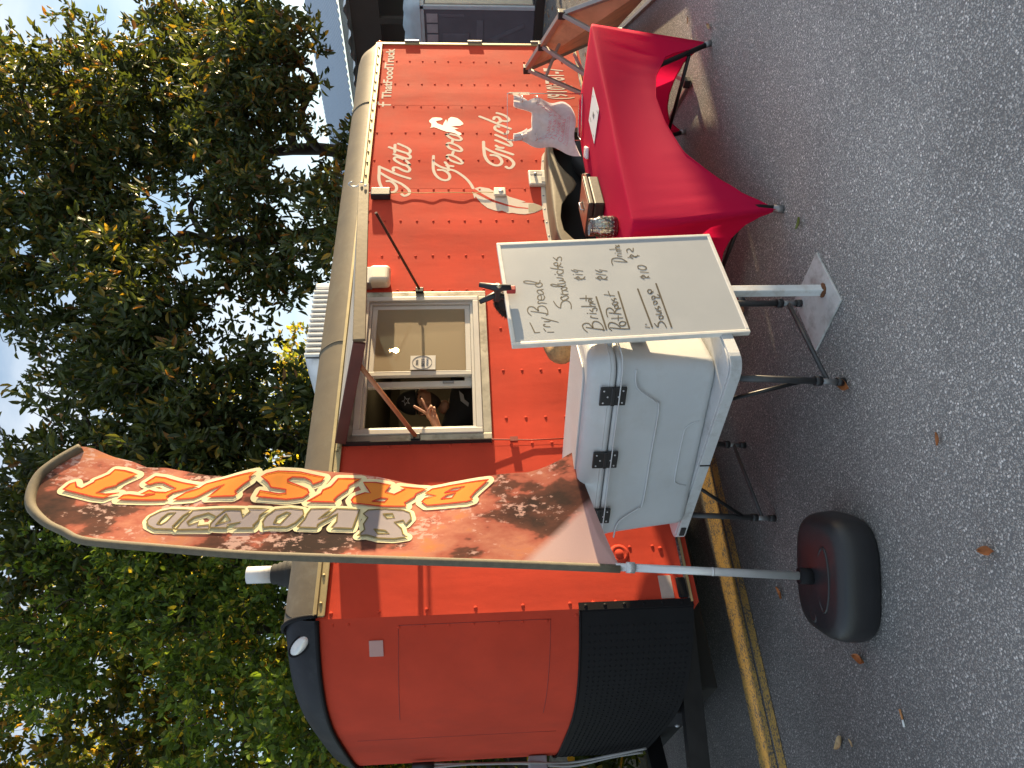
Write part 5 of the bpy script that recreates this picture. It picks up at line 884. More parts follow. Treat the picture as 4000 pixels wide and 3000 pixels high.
# ------------------------------------------------------------------ metal building behind
BL = thing('metal_building', 'blue-grey corrugated metal building with a dark porch behind the trailer tail', 'building', (21, 9, 0))
bw = mat('grey_siding', (.16, .165, .17), .6, 0, .1, 2); br2 = mat('blue_metal_roof', (.22, .28, .35), .35, .4, .1, 1.5); be = mat('beige_fascia', (.32, .32, .30), .5, 0, .1, 2)
MB().box((17.2, .8, .0), (27, 17, 4.1)).build('wall', bw, BL)
MB().box((16.9, .5, 4.05), (17.19, 17.3, 4.42)).build('fascia', be, BL, .03)
q = MB(); nr = 330
vs = []
for i in range(nr + 1):
    y = .4 + 17 * i / nr; h = .035 * (1 if i % 4 in (1, 2) else 0); vs += [(16.85, y, 4.43 + h), (27, y, 7.2 + h)]
q.add(vs, [(2 * i, 2 * i + 2, 2 * i + 3, 2 * i + 1) for i in range(nr)]); q.build('corrugated_roof', br2, BL, recalc=False)
q = MB(); vs = []
for i in range(121):
    y = .6 + 10 * i / 120; h = .04 * (1 if i % 4 in (1, 2) else 0); vs += [(14.2, y, 3.86 + h + .03 * math.sin(i * .7)), (17.19, y, 4.03 + h)]
q.add(vs, [(2 * i, 2 * i + 2, 2 * i + 3, 2 * i + 1) for i in range(120)]); q.build('porch_roof', mat('white_metal', (.55, .58, .6), .4, .3), BL, recalc=False)
q = MB(); q.box((14.3, .7, 3.2), (14.42, 10.5, 3.8)); q.box((14.3, 10.4, 3.2), (17.19, 10.5, 3.8)); q.build('porch_beam', mat('porch_brown', (.055, .045, .04), .8, 0, .15, 3), BL)
for y in (.9, 4, 7.2, 10.3): MB().box((14.3, y - .06, 0), (14.42, y + .06, 3.2)).build('porch_post', mat('porch_brown', (.055, .045, .04), .8), BL)
MB().box((17.1, 5.2, .0), (17.19, 6.4, 2.2)).build('door', mat('door_grey', (.1, .1, .11), .6), BL)
# unseen low wall, added off to the right to lay evening shade over the road
LW = thing('shade_wall', 'unseen low concrete wall added off to the right to shade the road', 'wall', (16, -20, 0))
MB().box((16, -42, 0), (16.3, -3.2, 1.55)).build('wall', mat('concrete', (.3, .29, .27), .85, 0, .2, 2, .5, 20), LW); 
for k in range(20): MB().box((15.95, -42 + k * 1.93, 1.551), (16.35, -42.01 + (k + 1) * 1.93, 1.62)).build('coping_stone', mat('concrete', (.3, .29, .27), .85), LW, .01)
# ------------------------------------------------------------------ people
def skin_mesh(name, nodes, edges, sub=2):
    me = bpy.data.meshes.new(name); me.from_pydata([n[:3] for n in nodes], edges, []); o = bpy.data.objects.new(name, me); COL.objects.link(o)
    md = o.modifiers.new('skin', 'SKIN'); md.use_smooth_shade = True
    for i, n in enumerate(nodes): r = n[3]; me.skin_vertices[0].data[i].radius = (r, r) if not isinstance(r, tuple) else r
    me.skin_vertices[0].data[0].use_root = True
    s_ = o.modifiers.new('sub', 'SUBSURF'); s_.levels = sub; s_.render_levels = sub
    dg = bpy.context.evaluated_depsgraph_get(); ev = bpy.data.meshes.new_from_object(o.evaluated_get(dg)); bpy.data.objects.remove(o)
    return [tuple(v.co) for v in ev.vertices], [tuple(p.vertices) for p in ev.polygons]
def headverts(c, fdir, h=.235, wid=.155, tiltv=0.):
    f = Vector(fdir).normalized(); s_ = f.cross(zz).normalized(); up = s_.cross(f); c = Vector(c); vs = []; fs = []; NU, NV_ = 36, 28
    for j in range(NV_ + 1):
        th = math.pi * j / NV_
        for i in range(NU):
            ph = 2 * math.pi * i / NU; x = math.sin(th) * math.sin(ph); y = math.sin(th) * math.cos(ph); z = math.cos(th)
            jaw = 1 - .34 * max(0, -z) ** 1.5; X = x * wid / 2 * jaw; Y = y * .098 * (1 - .1 * max(0, -z)); Z = z * h / 2
            if y > .2:
                nose_ = math.exp(-(x / .13) ** 2) * (math.exp(-((z + .12) / .2) ** 2)); Y += .022 * nose_
                for sx_ in (-1, 1): Y -= .012 * math.exp(-((x - .38 * sx_) / .17) ** 2 - ((z - .08) / .12) ** 2)
                Y += .007 * math.exp(-((z - .24) / .1) ** 2) * math.exp(-(x / .6) ** 2)
                Y += .006 * math.exp(-(x / .3) ** 2 - ((z + .47) / .06) ** 2) - .006 * math.exp(-(x / .3) ** 2 - ((z + .40) / .025) ** 2) + .010 * math.exp(-(x / .3) ** 2 - ((z + .78) / .15) ** 2)
            vs.append(c + s_ * X + f * Y + up * Z)
    for j in range(NV_):
        for i in range(NU): fs.append((j * NU + i, j * NU + (i + 1) % NU, (j + 1) * NU + (i + 1) % NU, (j + 1) * NU + i))
    return vs, fs, f, s_, up
SKIN = mat('skin', (.36, .17, .10), .5, 0, .08, 20); 
SKIN.node_tree.nodes['Principled BSDF'].inputs['Subsurface Weight'].default_value = .08
P1 = thing('person', 'person in black cap and black shirt at the serving window making a V sign', 'person', (1.7, .6, .55))
nod = [(1.72, .60, 1.10, .15), (1.68, .56, 1.35, .15), (1.63, .50, 1.57, .13), (1.61, .45, 1.70, .06), (1.61, .42, 1.78, .052),
       (1.43, .42, 1.68, .065), (1.24, .33, 1.70, .05), (1.09, .20, 1.715, .042), (1.14, .11, 1.745, .038), (1.195, .065, 1.765, .027),
       (1.235, .05, 1.783, (.022, .034)), (1.268, .043, 1.803, (.02, .036)),
       (1.80, .50, 1.62, .065), (1.87, .55, 1.42, .052), (1.84, .45, 1.20, .045), (1.75, .36, 1.05, .035)]
# fingers: index and middle spread in a V, ring and little curled, thumb over them
nod += [(1.272, .032, 1.832, .010), (1.292, .030, 1.862, .0095), (1.311, .028, 1.888, .009), (1.327, .027, 1.911, .008),
        (1.292, .034, 1.822, .010), (1.326, .030, 1.838, .0095), (1.355, .028, 1.851, .009), (1.383, .027, 1.863, .008),
        (1.296, .030, 1.802, .0095), (1.312, .010, 1.803, .009), (1.296, .000, 1.797, .0085), (1.278, .006, 1.792, .008),
        (1.288, .030, 1.783, .009), (1.300, .010, 1.783, .0085), (1.284, .002, 1.779, .008), (1.268, .008, 1.777, .0075),
        (1.236, .028, 1.806, .012), (1.252, .008, 1.818, .0105), (1.276, -.002, 1.812, .0095), (1.292, -.006, 1.802, .008)]
ed = [(0, 1), (1, 2), (2, 3), (3, 4), (2, 5), (5, 6), (6, 7), (7, 8), (8, 9), (9, 10), (10, 11), (2, 12), (12, 13), (13, 14), (14, 15),
      (11, 16), (16, 17), (17, 18), (18, 19), (11, 20), (20, 21), (21, 22), (22, 23), (11, 24), (24, 25), (25, 26), (26, 27), (11, 28), (28, 29), (29, 30), (30, 31), (10, 32), (32, 33), (33, 34), (34, 35)]
v_, f_ = skin_mesh('b', nod, ed, 2); mb = MB(); mb.add(v_, f_, True)
hv, hf, hfd, hsd, hup = headverts((1.615, .385, 1.885), (-.55, -.83, -.12), .25, .165); mb.add(hv, hf, True)
hc = Vector((1.615, .385, 1.885))
for sx_ in (-1, 1):  # ears
    mb.lathe(hc + hsd * (.084 * sx_) + hup * (-.01), [(0, -.012), (.02, -.008), (.03, .0), (.02, .008), (0, .01)], 12, hsd, .75, 1.15)
BODY1 = mb.build('body', SKIN, P1, recalc=False)
for sx_ in (-1, 1):
    e_ = MB(); e_.lathe(hc + hfd * .071 + hsd * (.031 * sx_) + hup * .012, [(0, -.012), (.008, -.009), (.0125, 0), (.008, .009), (0, .012)], 14, hfd); e_.build('eye', mat('eye_white', (.6, .57, .52), .25), P1)
    e_ = MB(); e_.lathe(hc + hfd * .0815 + hsd * (.031 * sx_) + hup * .012, [(.006, 0), (.004, .0015), (0, .002)], 12, hfd); e_.build('iris', mat('iris_dark', (.02, .012, .008), .2), P1)
    e_ = MB(); e_.tube(smoothpath([hc + hfd * .088 + hsd * (sx_ * .014) + hup * .030, hc + hfd * .088 + hsd * (sx_ * .034) + hup * .036, hc + hfd * .078 + hsd * (sx_ * .054) + hup * .03], 4), .005, 6); e_.build('eyebrow', mat('dark_hair', (.02, .014, .01), .8), P1)
# beard shell, cap
bm_ = MB(); hv2, hf2, *_ = headverts((1.615, .385, 1.885), (-.55, -.83, -.12), .262, .176)
keep = [f for f in hf2 if all((Vector(hv2[i]) - hc).dot(hup) < -.045 for i in f) and any((Vector(hv2[i]) - hc).dot(hfd) > .0 for i in f) and not all(abs((Vector(hv2[i]) - hc).dot(hsd)) < .026 and -.068 < (Vector(hv2[i]) - hc).dot(hup) < -.045 for i in f)]
bm_.add(hv2, keep, True); bm_.build('beard', mat('beard_hair', (.03, .018, .012), .9, 0, .4, 80, .8, 300), P1, recalc=False)
CAPM = mat('black_cap_cloth', (.016, .015, .016), .85, 0, .15, 20)
cp = MB(); cc = hc + hup * .045
def capfn(u, v):
    ph = 2 * math.pi * u; th = math.pi / 2 * v; r = math.sin(th); z = math.cos(th); fr = math.cos(ph); return cc + hsd * (.088 * r * math.sin(ph)) + hfd * ((.108 if fr > 0 else .1) * r * fr) + hup * (.125 * (1 - (1 - z) ** 1.0) * (1 + .06 * max(0, fr) * r) if v < 1 else 0)
cp.grid(capfn, 32, 12); CAP = cp.build('cap', CAPM, P1, recalc=False)
bb = MB(); bb.grid(lambda u, v: cc + hsd * ((u - .5) * .17 * (1 - .25 * v * v) - .03 * v) + hfd * (.095 * math.sqrt(max(0, 1 - (2 * u - 1) ** 2 * .6)) * 1.0 + .055 * v * math.sqrt(max(.05, 1 - (2 * u - 1) ** 2))) + hup * (.008 - .012 * v - .02 * (2 * u - 1) ** 2), 18, 6); bb.build('cap_brim', CAPM, CAP, solid=.004)
st_ = MB(); SC_ = cc + hfd * .098 + hup * .062 - hsd * .005; sf = (hfd * .9 + hup * .45).normalized(); su = (hup - sf * hup.dot(sf)).normalized(); ss_ = su.cross(sf)
def star(r0_, r1_): return [SC_ + (su * math.cos(a) + ss_ * math.sin(a)) * (r0_ if i % 2 == 0 else r1_) for i, a in enumerate([math.pi * k / 5 for k in range(10)])]
st_.prism([p + sf * .004 for p in star(.034, .014)], sf * .003); st_.build('cap_star', mat('silver_thread', (.42, .42, .44), .5, .3), CAP); st2 = MB(); st2.prism([p + sf * .0075 for p in star(.022, .009)], sf * .001); st2.build('cap_star_centre', CAPM, CAP)
# shirt
nsh = [(1.72, .60, 1.08, .172), (1.68, .56, 1.35, .172), (1.635, .50, 1.56, .152), (1.61, .46, 1.685, .078), (1.43, .42, 1.68, .086), (1.27, .345, 1.698, .072), (1.80, .50, 1.62, .086), (1.855, .54, 1.46, .073)]
v_, f_ = skin_mesh('s', nsh, [(0, 1), (1, 2), (2, 3), (2, 4), (4, 5), (2, 6), (6, 7)], 2); mb = MB(); mb.add(v_, f_, True); SH = mb.build('shirt', mat('black_shirt', (.014, .013, .014), .85, 0, .2, 15, .4, 40), P1, recalc=False)
lg_ = MB(); pc = Vector((1.60, .325, 1.60)); fd2 = Vector((-.55, -.83, .1)).normalized(); sd2 = fd2.cross(zz).normalized()
lg_.prism([pc + sd2 * a + zz * b for a, b in ((-.05, .03), (.02, .02), (.06, -.03), (.035, -.035), (.01, -.005), (-.02, 0))], fd2 * .004); lg_.build('shirt_print', mat('grey_print', (.3, .28, .27), .7), SH)
# second person, seated between the tables and the trailer
P2 = thing('person', 'person with dark hair sitting half hidden behind the whiteboard, elbow in tan sleeve showing', 'person', (1.6, -.4, 0))
HR2 = mat('dark_brown_hair', (.016, .009, .006), .75, 0, .3, 60, .9, 200)
n2_ = [(1.60, -.33, .60, .13), (1.60, -.36, .80, .14), (1.60, -.43, 1.0, .13), (1.61, -.50, 1.14, .055), (1.62, -.53, 1.20, .05), (1.42, -.45, 1.07, .06), (1.19, -.58, 1.065, .05), (1.30, -.74, .98, .04), (1.36, -.80, .95, .03), (1.78, -.45, 1.05, .06), (1.86, -.6, .88, .048), (1.75, -.74, .80, .035),
       (1.50, -.45, .55, .085), (1.44, -.68, .56, .07), (1.42, -.66, .30, .055), (1.42, -.64, .07, .04), (1.40, -.74, .045, .035), (1.68, -.42, .55, .085), (1.62, -.62, .56, .07), (1.64, -.58, .30, .055), (1.64, -.56, .07, .04), (1.62, -.66, .045, .035)]
e2_ = [(0, 1), (1, 2), (2, 3), (3, 4), (2, 5), (5, 6), (6, 7), (7, 8), (2, 9), (9, 10), (10, 11), (0, 12), (12, 13), (13, 14), (14, 15), (15, 16), (0, 17), (17, 18), (18, 19), (19, 20), (20, 21)]
v_, f_ = skin_mesh('b2', n2_, e2_, 2); mb = MB(); mb.add(v_, f_, True); h2, hf_, *_ = headverts((1.63, -.585, 1.285), (-.2, -.9, -.45), .23, .155); mb.add(h2, hf_, True); mb.build('body', SKIN, P2, recalc=False)
q = MB(); hcc = Vector((1.63, -.575, 1.30)); rr_ = random.Random(3)
q.grid(lambda u, v: hcc + Vector((math.cos(2 * math.pi * u) * math.sin(v * 1.75), math.sin(2 * math.pi * u) * math.sin(v * 1.75), math.cos(v * 1.75))) * (.108 + .006 * math.sin(u * 55) * math.sin(v * 9)), 60, 18); q.build('hair', HR2, P2, recalc=False)
q = MB()
for k in range(700):
    a = rr_.uniform(0, 6.283); b = rr_.uniform(0, 1.5); d = Vector((math.cos(a) * math.sin(b), math.sin(a) * math.sin(b), math.cos(b))); p = hcc + d * .107; t = (d.cross(Vector((rr_.uniform(-1, 1), rr_.uniform(-1, 1), rr_.uniform(-1, 1))))).normalized() * .0016; q.add([p - t, p + t, p + d * rr_.uniform(.008, .02) + t * rr_.uniform(-6, 6)], [(0, 1, 2)])
tag(q.build('hair_strands', HR2, P2, recalc=False), kind='stuff')
ns = [(1.60, -.33, .60, .15), (1.60, -.36, .80, .165), (1.60, -.43, .99, .155), (1.61, -.49, 1.11, .075), (1.42, -.45, 1.07, .082), (1.185, -.585, 1.065, .072), (1.31, -.74, .98, .055), (1.78, -.45, 1.05, .08), (1.86, -.6, .88, .065)]
v_, f_ = skin_mesh('s2', ns, [(0, 1), (1, 2), (2, 3), (2, 4), (4, 5), (5, 6), (2, 7), (7, 8)], 2); mb = MB(); mb.add(v_, f_, True); mb.build('sweater', mat('tan_knit', (.33, .20, .09), .9, 0, .25, 40, .9, 90), P2, recalc=False)
nj = [(1.60, -.33, .60, .15)] + [(a, b, c, r + .014) for a, b, c, r in n2_[12:15]] + [(a, b, c, r + .014) for a, b, c, r in n2_[17:20]]
v_, f_ = skin_mesh('j', nj, [(0, 1), (1, 2), (2, 3), (0, 4), (4, 5), (5, 6)], 2); mb = MB(); mb.add(v_, f_, True); mb.build('jeans', mat('blue_denim', (.07, .09, .22), .85, 0, .2, 30), P2, recalc=False)
q = MB(); q.grid(lambda u, v: Vector((1.30 + .13 * u + .02 * v, -.66 - .07 * u + .02 * math.sin(v * 8), 1.0 - .16 * v)), 6, 8); q.build('blue_cloth', mat('blue_cotton', (.15, .16, .33), .85), P2, solid=.004)
STL = thing('stool', 'low stool carrying the seated person behind the whiteboard', 'stool', (1.6, -.32, 0)); MB().lathe((1.6, -.3, .44), [(.0, 0), (.16, 0), (.17, .01), (.17, .03), (.15, .04), (0, .042)], 20).build('seat', DARKM, STL)
for a in (.8, 2.4, 3.9, 5.5): MB().tube([(1.6 + .11 * math.cos(a), -.3 + .11 * math.sin(a), .44), (1.6 + .17 * math.cos(a), -.3 + .17 * math.sin(a), 0)], .012, 8).build('leg', DARKM, STL)
# ------------------------------------------------------------------ fallen leaves and small litter
DL = [mat('dead_leaf_orange', (.34, .12, .035), .75, 0, .3, 60), mat('dead_leaf_tan', (.42, .29, .15), .75, 0, .3, 60), mat('green_leaf', (.14, .17, .03), .6, 0, .3, 60)]
spots = [(.436, -1.28, .11, .6, 0, 'orange dead leaf beside the foot of the folding table'), (3.17, -1.43, .07, .1, 1, 'curled tan leaf at the near right foot of the red cover'), (3.62, -1.25, .05, 2.2, 1, 'small pale leaf lying past the red table'),
         (-.467, -1.62, .07, 1.1, 0, 'orange leaf on open asphalt nearest the camera'), (-.497, -.66, .085, .9, 0, 'orange leaf beside the black flag base'), (-.729, -.26, .09, 2.0, 1, 'large tan leaf on the asphalt beyond the flag base'), (-.75, -.36, .035, .3, 1, 'tiny tan leaf chip next to the large tan leaf'),
         (.005, -.10, .07, .2, 0, 'orange leaf close to the trailer under the flag'), (1.272, -1.44, .06, 1.9, 2, 'green leaf in front of the red table corner'), (-.072, -1.64, .045, 2.6, 0, 'small orange leaf between whiteboard plate and camera')]
for x, y, L_, a, mi, lb in spots:
    q = MB(); Ml = Matrix.Translation((x, y, .004)) @ Matrix.Rotation(a, 4, 'Z')
    q.grid(lambda u, v: Ml @ Vector(((u - .5) * L_, (v - .5) * L_ * .42 * math.sin(math.pi * min(.98, max(.02, u))) ** .8, .004 + .16 * L_ * (2 * v - 1) ** 2 * .8 + .10 * L_ * (2 * u - 1) ** 2)), 10, 6)
    o_ = q.build('fallen_leaf', DL[mi], recalc=False); tag(o_, lb, 'leaf', 'leaves on the asphalt')
CG = thing('cigarette_butt', 'cigarette butt lying on the asphalt near the lower picture corner', 'cigarette butt', (-.757, -.806, 0))
MB().tube([(-.727, -.811, .006), (-.762, -.805, .006)], .004, 8).build('filter', mat('cork_paper', (.5, .22, .08), .7), CG); MB().tube([(-.763, -.8048, .006), (-.787, -.80, .006)], .004, 8).build('paper_end', mat('white_paper', (.72, .74, .74), .6), CG)
# scattered litter by the soil edge, too small to count
q = MB()
for k in range(420):
    x = random.uniform(6.2, 16); y = random.uniform(-.2, 3.4) + max(0, x - 9) * .5; r = random.uniform(.02, .06); a = random.uniform(0, 6.28)
    p = [(x + r * c * math.cos(a) - r * .4 * s_ * math.sin(a), y + r * c * math.sin(a) + r * .4 * s_ * math.cos(a), .006 + .01 * random.random() + h) for c, s_, h in ((-1, 0, 0), (0, 1, .012), (1, 0, 0), (0, -1, .008))]
    q.add(p, [(0, 1, 2, 3)])
tag(q.build('leaf_litter', DL[1], recalc=False), 'scattered dry leaves along the edge of the asphalt', 'leaf litter', kind='stuff')
# ------------------------------------------------------------------ trees
BARK = mat('bark', (.055, .045, .036), .9, 0, .35, 9, 1.0, 30)
LEAF_G = leafmat('glossy_leaf', rough=.42, trans=.3, spec=.35); LEAF_S = leafmat('soft_leaf', rough=.55, trans=.5, spec=.3)
def norm(a): return a / np.maximum(1e-9, np.linalg.norm(a, axis=-1, keepdims=True))
def leaves_obj(name, P_, D_, L_, wr_, cols, m, parent, fold=.12):
    n = len(P_); R = RNG.normal(size=(n, 3)); S_ = norm(np.cross(D_, R)); Nn = np.cross(S_, D_); L_ = L_[:, None]; w_ = L_ * wr_
    v = np.stack([P_, P_ + D_ * L_ * .33 + S_ * w_ + Nn * L_ * fold, P_ + D_ * L_ * .70 + S_ * w_ * .8 + Nn * L_ * fold * .8, P_ + D_ * L_ - Nn * L_ * .08, P_ + D_ * L_ * .70 - S_ * w_ * .8 + Nn * L_ * fold * .8, P_ + D_ * L_ * .33 - S_ * w_ + Nn * L_ * fold], 1).reshape(-1, 3)
    me = bpy.data.meshes.new(name); me.vertices.add(n * 6); me.vertices.foreach_set('co', v.astype(np.float32).ravel())
    base = (np.arange(n) * 6)[:, None]; loops = np.concatenate([base + np.array([[0, 1, 2, 3]]), base + np.array([[0, 3, 4, 5]])], 1).ravel()
    me.loops.add(n * 8); me.loops.foreach_set('vertex_index', loops.astype(np.int32)); me.polygons.add(n * 2); me.polygons.foreach_set('loop_start', (np.arange(n * 2) * 4).astype(np.int32))
    try: me.polygons.foreach_set('loop_total', np.full(n * 2, 4, np.int32))
    except Exception: pass
    ca = me.color_attributes.new('tint', 'FLOAT_COLOR', 'POINT'); c4 = np.repeat(np.concatenate([cols, np.ones((n, 1))], 1), 6, 0); ca.data.foreach_set('color', c4.astype(np.float32).ravel())
    me.update(); me.validate(); me.materials.append(m); o = bpy.data.objects.new(name, me); COL.objects.link(o); adopt(o, parent); return o
def make_tree(name, label, cat, base, trunk, r0_, blobs, ntip, lpt, lsize, wr_, pal, m, group=None, spread=.5, tw=.012, up=.15, dropz=2.6):
    """trunk: polyline above base; blobs: list of (centre, radii, share); twig tips fill the blobs in clumps and carry rosettes of leaves"""
    T_ = thing(name, label, cat, base, 0, group); nodes = [np.array(base, float) + np.array(p) for p in trunk]; rad = [r0_ * (1 - .75 * i / len(trunk)) for i in range(len(trunk))]
    # subdivide the trunk
    tp_ = smoothpath([tuple(p) for p in nodes], 4); wood = MB(); rr_ = [r0_ * (1 - .72 * i / (len(tp_) - 1)) for i in range(len(tp_))]; wood.tube(tp_, rr_, 10); NP = [np.array(p) for p in tp_[2:]]; NR = rr_[2:]
    tips = []
    for c, rd, sh in blobs:
        k = max(1, int(ntip * sh)); ncl = max(3, k // 12); cl = RNG.normal(size=(ncl, 3)); cl = norm(cl) * (RNG.uniform(.25, 1, (ncl, 1)) ** .5); t = cl[RNG.integers(0, ncl, k)] * np.array(rd) + RNG.normal(size=(k, 3)) * spread * .55 + np.array(c); tips.append((np.array(c), t))
    allt = []
    for c, t in tips:
        # a limb to the blob, then twigs
        j = int(np.argmin([np.linalg.norm(p - c) + max(0, p[2] - c[2]) * 1.5 for p in NP])); a = NP[j]; mids = [a.lerp(c, .5) if False else a + (c - a) * f + RNG.normal(size=3) * .18 * np.linalg.norm(c - a) * .5 for f in (.35, .7)]
        lp = smoothpath([tuple(a)] + [tuple(q) for q in mids] + [tuple(c)], 4); ra = min(NR[j] * .75, .03 + .04 * np.linalg.norm(c - a)); rl = [ra * (1 - .7 * i / (len(lp) - 1)) for i in range(len(lp))]; wood.tube(lp, rl, 7); LN = [np.array(p) for p in lp[3:]]; LR = rl[3:]
        dist = np.linalg.norm(t - c, axis=1); order = np.argsort(dist)
        for ii in order:
            q = t[ii]
            if q[2] < dropz and q[1] < 3.2: continue
            A = np.array(LN); dd = np.linalg.norm(A - q, axis=1); j2 = int(np.argmin(dd)); b = LN[j2]; d = dd[j2]
            if d > .25:
                m1 = b + (q - b) * .5 + RNG.normal(size=3) * .12 * d; rb_ = max(tw * .5, min(LR[j2] * .75, tw + .012 * d)); wood.tube([tuple(b), tuple(m1), tuple(q)], [rb_, rb_ * .75, rb_ * .45], 4, False); LN += [m1, q]; LR += [rb_ * .75, rb_ * .5]
            allt.append((q, norm(q - b + np.array([0, 0, up]) * .5)))
    TP = np.array([a for a, b in allt]); TD = np.array([b for a, b in allt]); n = len(TP)
    idx = np.repeat(np.arange(n), lpt); k = len(idx); D_ = norm(TD[idx] * .55 + RNG.normal(size=(k, 3)) * .75 + np.array([0, 0, up])); P_ = TP[idx] + D_ * .02 - TD[idx] * RNG.uniform(0, lsize * 1.2, (k, 1)) + RNG.normal(size=(k, 3)) * lsize * .25
    L_ = lsize * RNG.uniform(.65, 1.25, k); pal = np.array(pal); pr = np.array([p[3] for p in pal]); ci = RNG.choice(len(pal), size=k, p=pr / pr.sum()); cols = pal[ci, :3] * RNG.uniform(.8, 1.7, (k, 1)) * np.array([1.08, 1, .85])
    wood.build('trunk', BARK, T_, recalc=False); leaves_obj('crown', P_, D_, L_, wr_, cols, m, T_); return T_
MAG = [(.032, .052, .022, 5), (.05, .075, .03, 4), (.075, .095, .036, 2), (.22, .17, .04, .7), (.16, .085, .03, .3)]
SHR = [(.065, .12, .03, 4), (.10, .165, .042, 3), (.045, .08, .022, 3), (.22, .21, .045, 1.)]
MIX = [(.05, .075, .022, 3), (.075, .10, .028, 3), (.16, .14, .035, 2), (.26, .16, .04, .6), (.035, .052, .018, 3)]
FAR = [(.12, .16, .04, 3), (.2, .21, .05, 3), (.26, .19, .05, 1.5), (.08, .11, .03, 2)]
# big-leaved evergreens close behind the trailer
make_tree('magnolia_tree', 'dark evergreen with big glossy leaves above the middle of the trailer', 'tree', (4.6, 5.4, 0), [(0, 0, 0), (.1, 0, 1.6), (-.15, .1, 3.2), (.2, 0, 5.0), (.1, .2, 7.2)], .24,
    [((4.4, 4.9, 3.6), (1.6, 1.1, .9), .17), ((3.4, 5.0, 5.0), (1.5, 1.1, 1.0), .2), ((5.4, 4.6, 5.2), (1.5, 1.0, 1.1), .2), ((4.4, 5.2, 6.6), (1.9, 1.3, 1.1), .22), ((5.9, 5.3, 7.4), (1.5, 1.2, 1.0), .13), ((2.9, 5.6, 7.4), (1.4, 1.2, 1.0), .12)], 1900, 15, .155, .175, MAG, LEAF_G, 'trees behind the trailer')
make_tree('magnolia_tree', 'open-crowned evergreen with bare twisting limbs above the trailer tail', 'tree', (8.4, 4.7, 0), [(0, 0, 0), (-.1, 0, 1.8), (.15, .1, 3.4), (-.2, 0, 5.2), (.1, .2, 7.6)], .2,
    [((8.0, 4.1, 5.0), (1.7, .9, .9), .16), ((9.6, 4.3, 7.2), (1.4, .9, .9), .14), ((7.0, 3.9, 3.3), (1.2, .8, .7), .12), ((9.3, 4.3, 3.6), (1.1, .8, .6), .09), ((6.8, 4.1, 6.3), (1.3, .9, .8), .15), ((8.6, 4.2, 7.9), (1.6, 1.0, .8), .15), ((10.2, 4.6, 6.0), (1.2, .9, .8), .12), ((7.2, 4.4, 8.9), (1.5, 1.0, .9), .17), ((10.0, 4.6, 9.2), (1.4, 1.0, .8), .13)], 1650, 13, .165, .175, MAG, LEAF_G, 'trees behind the trailer')
make_tree('magnolia_tree', 'evergreen boughs with sunlit leaf edges beside the metal building roof', 'tree', (11.4, 5.4, 0), [(0, 0, 0), (-.2, 0, 2.2), (.1, -.2, 4.4), (-.3, -.3, 6.4), (0, -.2, 8.6)], .19,
    [((9.9, 3.3, 5.3), (1.2, .9, .8), .15), ((10.3, 2.7, 4.45), (.9, .6, .5), .1), ((11.4, 3.0, 5.5), (1.0, .6, .6), .1), ((11.2, 3.3, 5.0), (1.3, .8, .7), .15), ((13.2, 4.2, 6.9), (1.3, .9, .9), .15), ((10.6, 3.4, 7.4), (1.3, .9, .9), .18), ((12.2, 4.0, 6.6), (1.2, .9, .8), .15), ((9.6, 3.0, 8.9), (1.3, .9, .9), .18), ((12.6, 4.4, 8.8), (1.4, 1.0, 1.0), .17), ((11.0, 3.6, 10.2), (1.6, 1.0, .9), .17)], 1150, 13, .165, .175, MAG, LEAF_G, 'trees behind the trailer')
# low shrubs added along the far side to keep light from under the trailer
for x, lb in ((-1.2, 'low shrub added on the far side of the trailer tongue to block light'), (.8, 'low shrub added behind the trailer nose to block light'), (2.9, 'low shrub added behind the middle of the trailer to block light')):
    make_tree('light_block_shrub', lb, 'shrub', (x, 3.5, 0), [(0, 0, 0), (.05, 0, .25), (0, .02, .5)], .03, [((x, 3.5, .35), (1.0, .25, .3), .6), ((x + .4, 3.5, .75), (.8, .25, .25), .4)], 260, 11, .13, .26, MIX, LEAF_S, 'bushes behind the trailer', .4, .006, .15, 0.)
# lighter small-leaved trees to the left
make_tree('privet_tree', 'tall bright green small-leaved tree behind the flag', 'tree', (2.2, 4.9, 0), [(0, 0, 0), (.05, 0, 1.8), (-.1, .1, 3.4), (.1, 0, 5.4)], .1,
    [((2.2, 4.3, 3.3), (1.0, .6, .6), .2), ((1.6, 4.5, 4.4), (.9, .6, .8), .25), ((2.6, 4.4, 5.2), (.9, .6, .9), .3), ((1.8, 4.6, 6.3), (1.0, .7, .8), .25)], 1300, 12, .085, .24, SHR, LEAF_S, 'trees behind the trailer', .38, .007)
make_tree('privet_tree', 'bright green leafy boughs hanging low over the trailer nose', 'tree', (.75, 4.6, 0), [(0, 0, 0), (.05, 0, 1.6), (.1, .1, 3.0), (-.1, 0, 4.2)], .09,
    [((.75, 3.9, 3.1), (.8, .45, .45), .45), ((.3, 4.3, 3.9), (.6, .5, .5), .25), ((1.15, 4.2, 2.75), (.5, .4, .3), .3)], 620, 12, .09, .24, SHR, LEAF_S, 'trees behind the trailer', .34, .007)
make_tree('mixed_tree', 'shaded brownish green tree with thin dark trunks at the far left', 'tree', (.2, 6.6, 0), [(0, 0, 0), (.1, .1, 2), (-.2, 0, 4), (.1, .1, 6.4)], .13,
    [((.2, 6.2, 3.2), (1.3, .9, .9), .25), ((-.3, 6.4, 4.9), (1.3, .9, .9), .25), ((.9, 6.4, 5.9), (1.3, 1.0, .9), .25), ((0, 6.6, 7.4), (1.5, 1.0, .9), .25)], 1100, 11, .12, .22, MIX, LEAF_S, 'trees behind the trailer', .5)
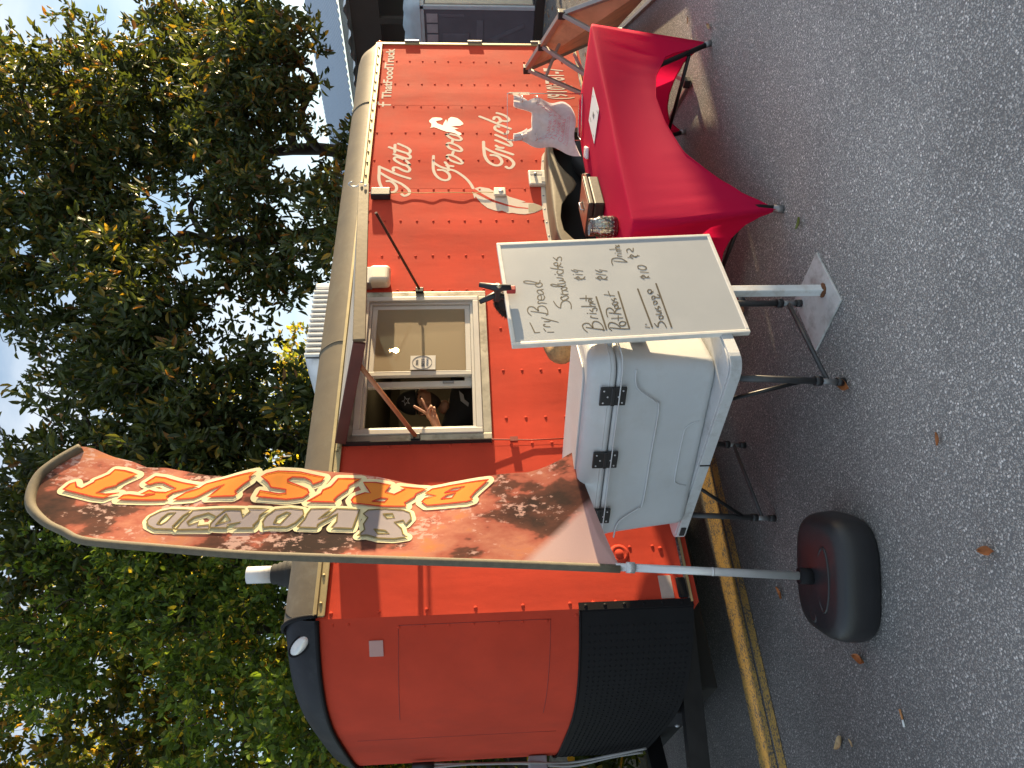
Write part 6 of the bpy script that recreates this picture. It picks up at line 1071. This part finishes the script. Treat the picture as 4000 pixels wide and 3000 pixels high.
make_tree('mixed_tree', 'slender half-lit tree between the flag and the dark evergreen', 'tree', (2.6, 7.4, 0), [(0, 0, 0), (.2, .1, 2.2), (.0, 0, 4.4), (.2, .1, 7)], .14,
    [((2.4, 7.2, 3.4), (1.5, .9, 1.0), .25), ((1.8, 7.2, 5.4), (1.4, .9, 1.0), .25), ((3.2, 7.4, 6.8), (1.4, .9, 1.0), .25), ((2.2, 7.6, 8.6), (1.7, .9, 1.0), .25)], 1000, 11, .12, .22, MIX, LEAF_S, 'trees behind the trailer', .55)
# farther trees closing the view
far = [(-1.5, 10, 9), (1.5, 12.5, 10), (4.6, 11.5, 10), (8.0, 12.5, 7.0), (12.0, 13.5, 6.5), (16, 20, 12), (-4.5, 9.5, 9)]
flab = ['sunlit yellow-green tree at the far left edge of the wood', 'yellow-green tree seen through gaps behind the flag', 'far yellow-green tree behind the dark evergreen', 'far tree showing through the right-hand gaps', 'far tree between evergreen and metal building', 'tall tree behind the metal building', 'far tree beyond the left picture edge']
for (x, y, h), lb in zip(far, flab):
    make_tree('far_tree', lb, 'tree', (x, y, 0), [(0, 0, 0), (.2, .1, h * .3), (-.2, 0, h * .6), (.1, .1, h * .9)], .2,
        [((x, y, h * .3), (1.9, 1.4, 1.3), .25), ((x - .6, y, h * .52), (2.0, 1.4, 1.3), .25), ((x + .6, y, h * .7), (2.0, 1.4, 1.3), .25), ((x, y, h * .88), (1.8, 1.4, 1.2), .25)], 520, 12, .2, .26, FAR, LEAF_S, 'trees beyond the first row', .8, .02)
# dense understorey that hides the horizon behind the trailer
for (x, y, lb) in ((-.6, 8.2, 'dark bush low behind the trailer nose'), (2.8, 8.8, 'dark bush low behind the flag'), (6.2, 8.6, 'dark bush low behind the roof air conditioner'), (9.6, 8.8, 'dark bush low behind the trailer tail'), (13.2, 9.6, 'dark bush beside the metal building')):
    make_tree('understorey_bush', lb, 'bush', (x, y, 0), [(0, 0, 0), (.1, 0, .8), (0, .1, 1.8)], .08, [((x, y, 1.6), (1.9, .9, 1.2), .6), ((x + .3, y, 3.0), (1.6, .9, 1.0), .4)], 420, 12, .15, .26, MIX, LEAF_S, 'bushes behind the trailer', .7)
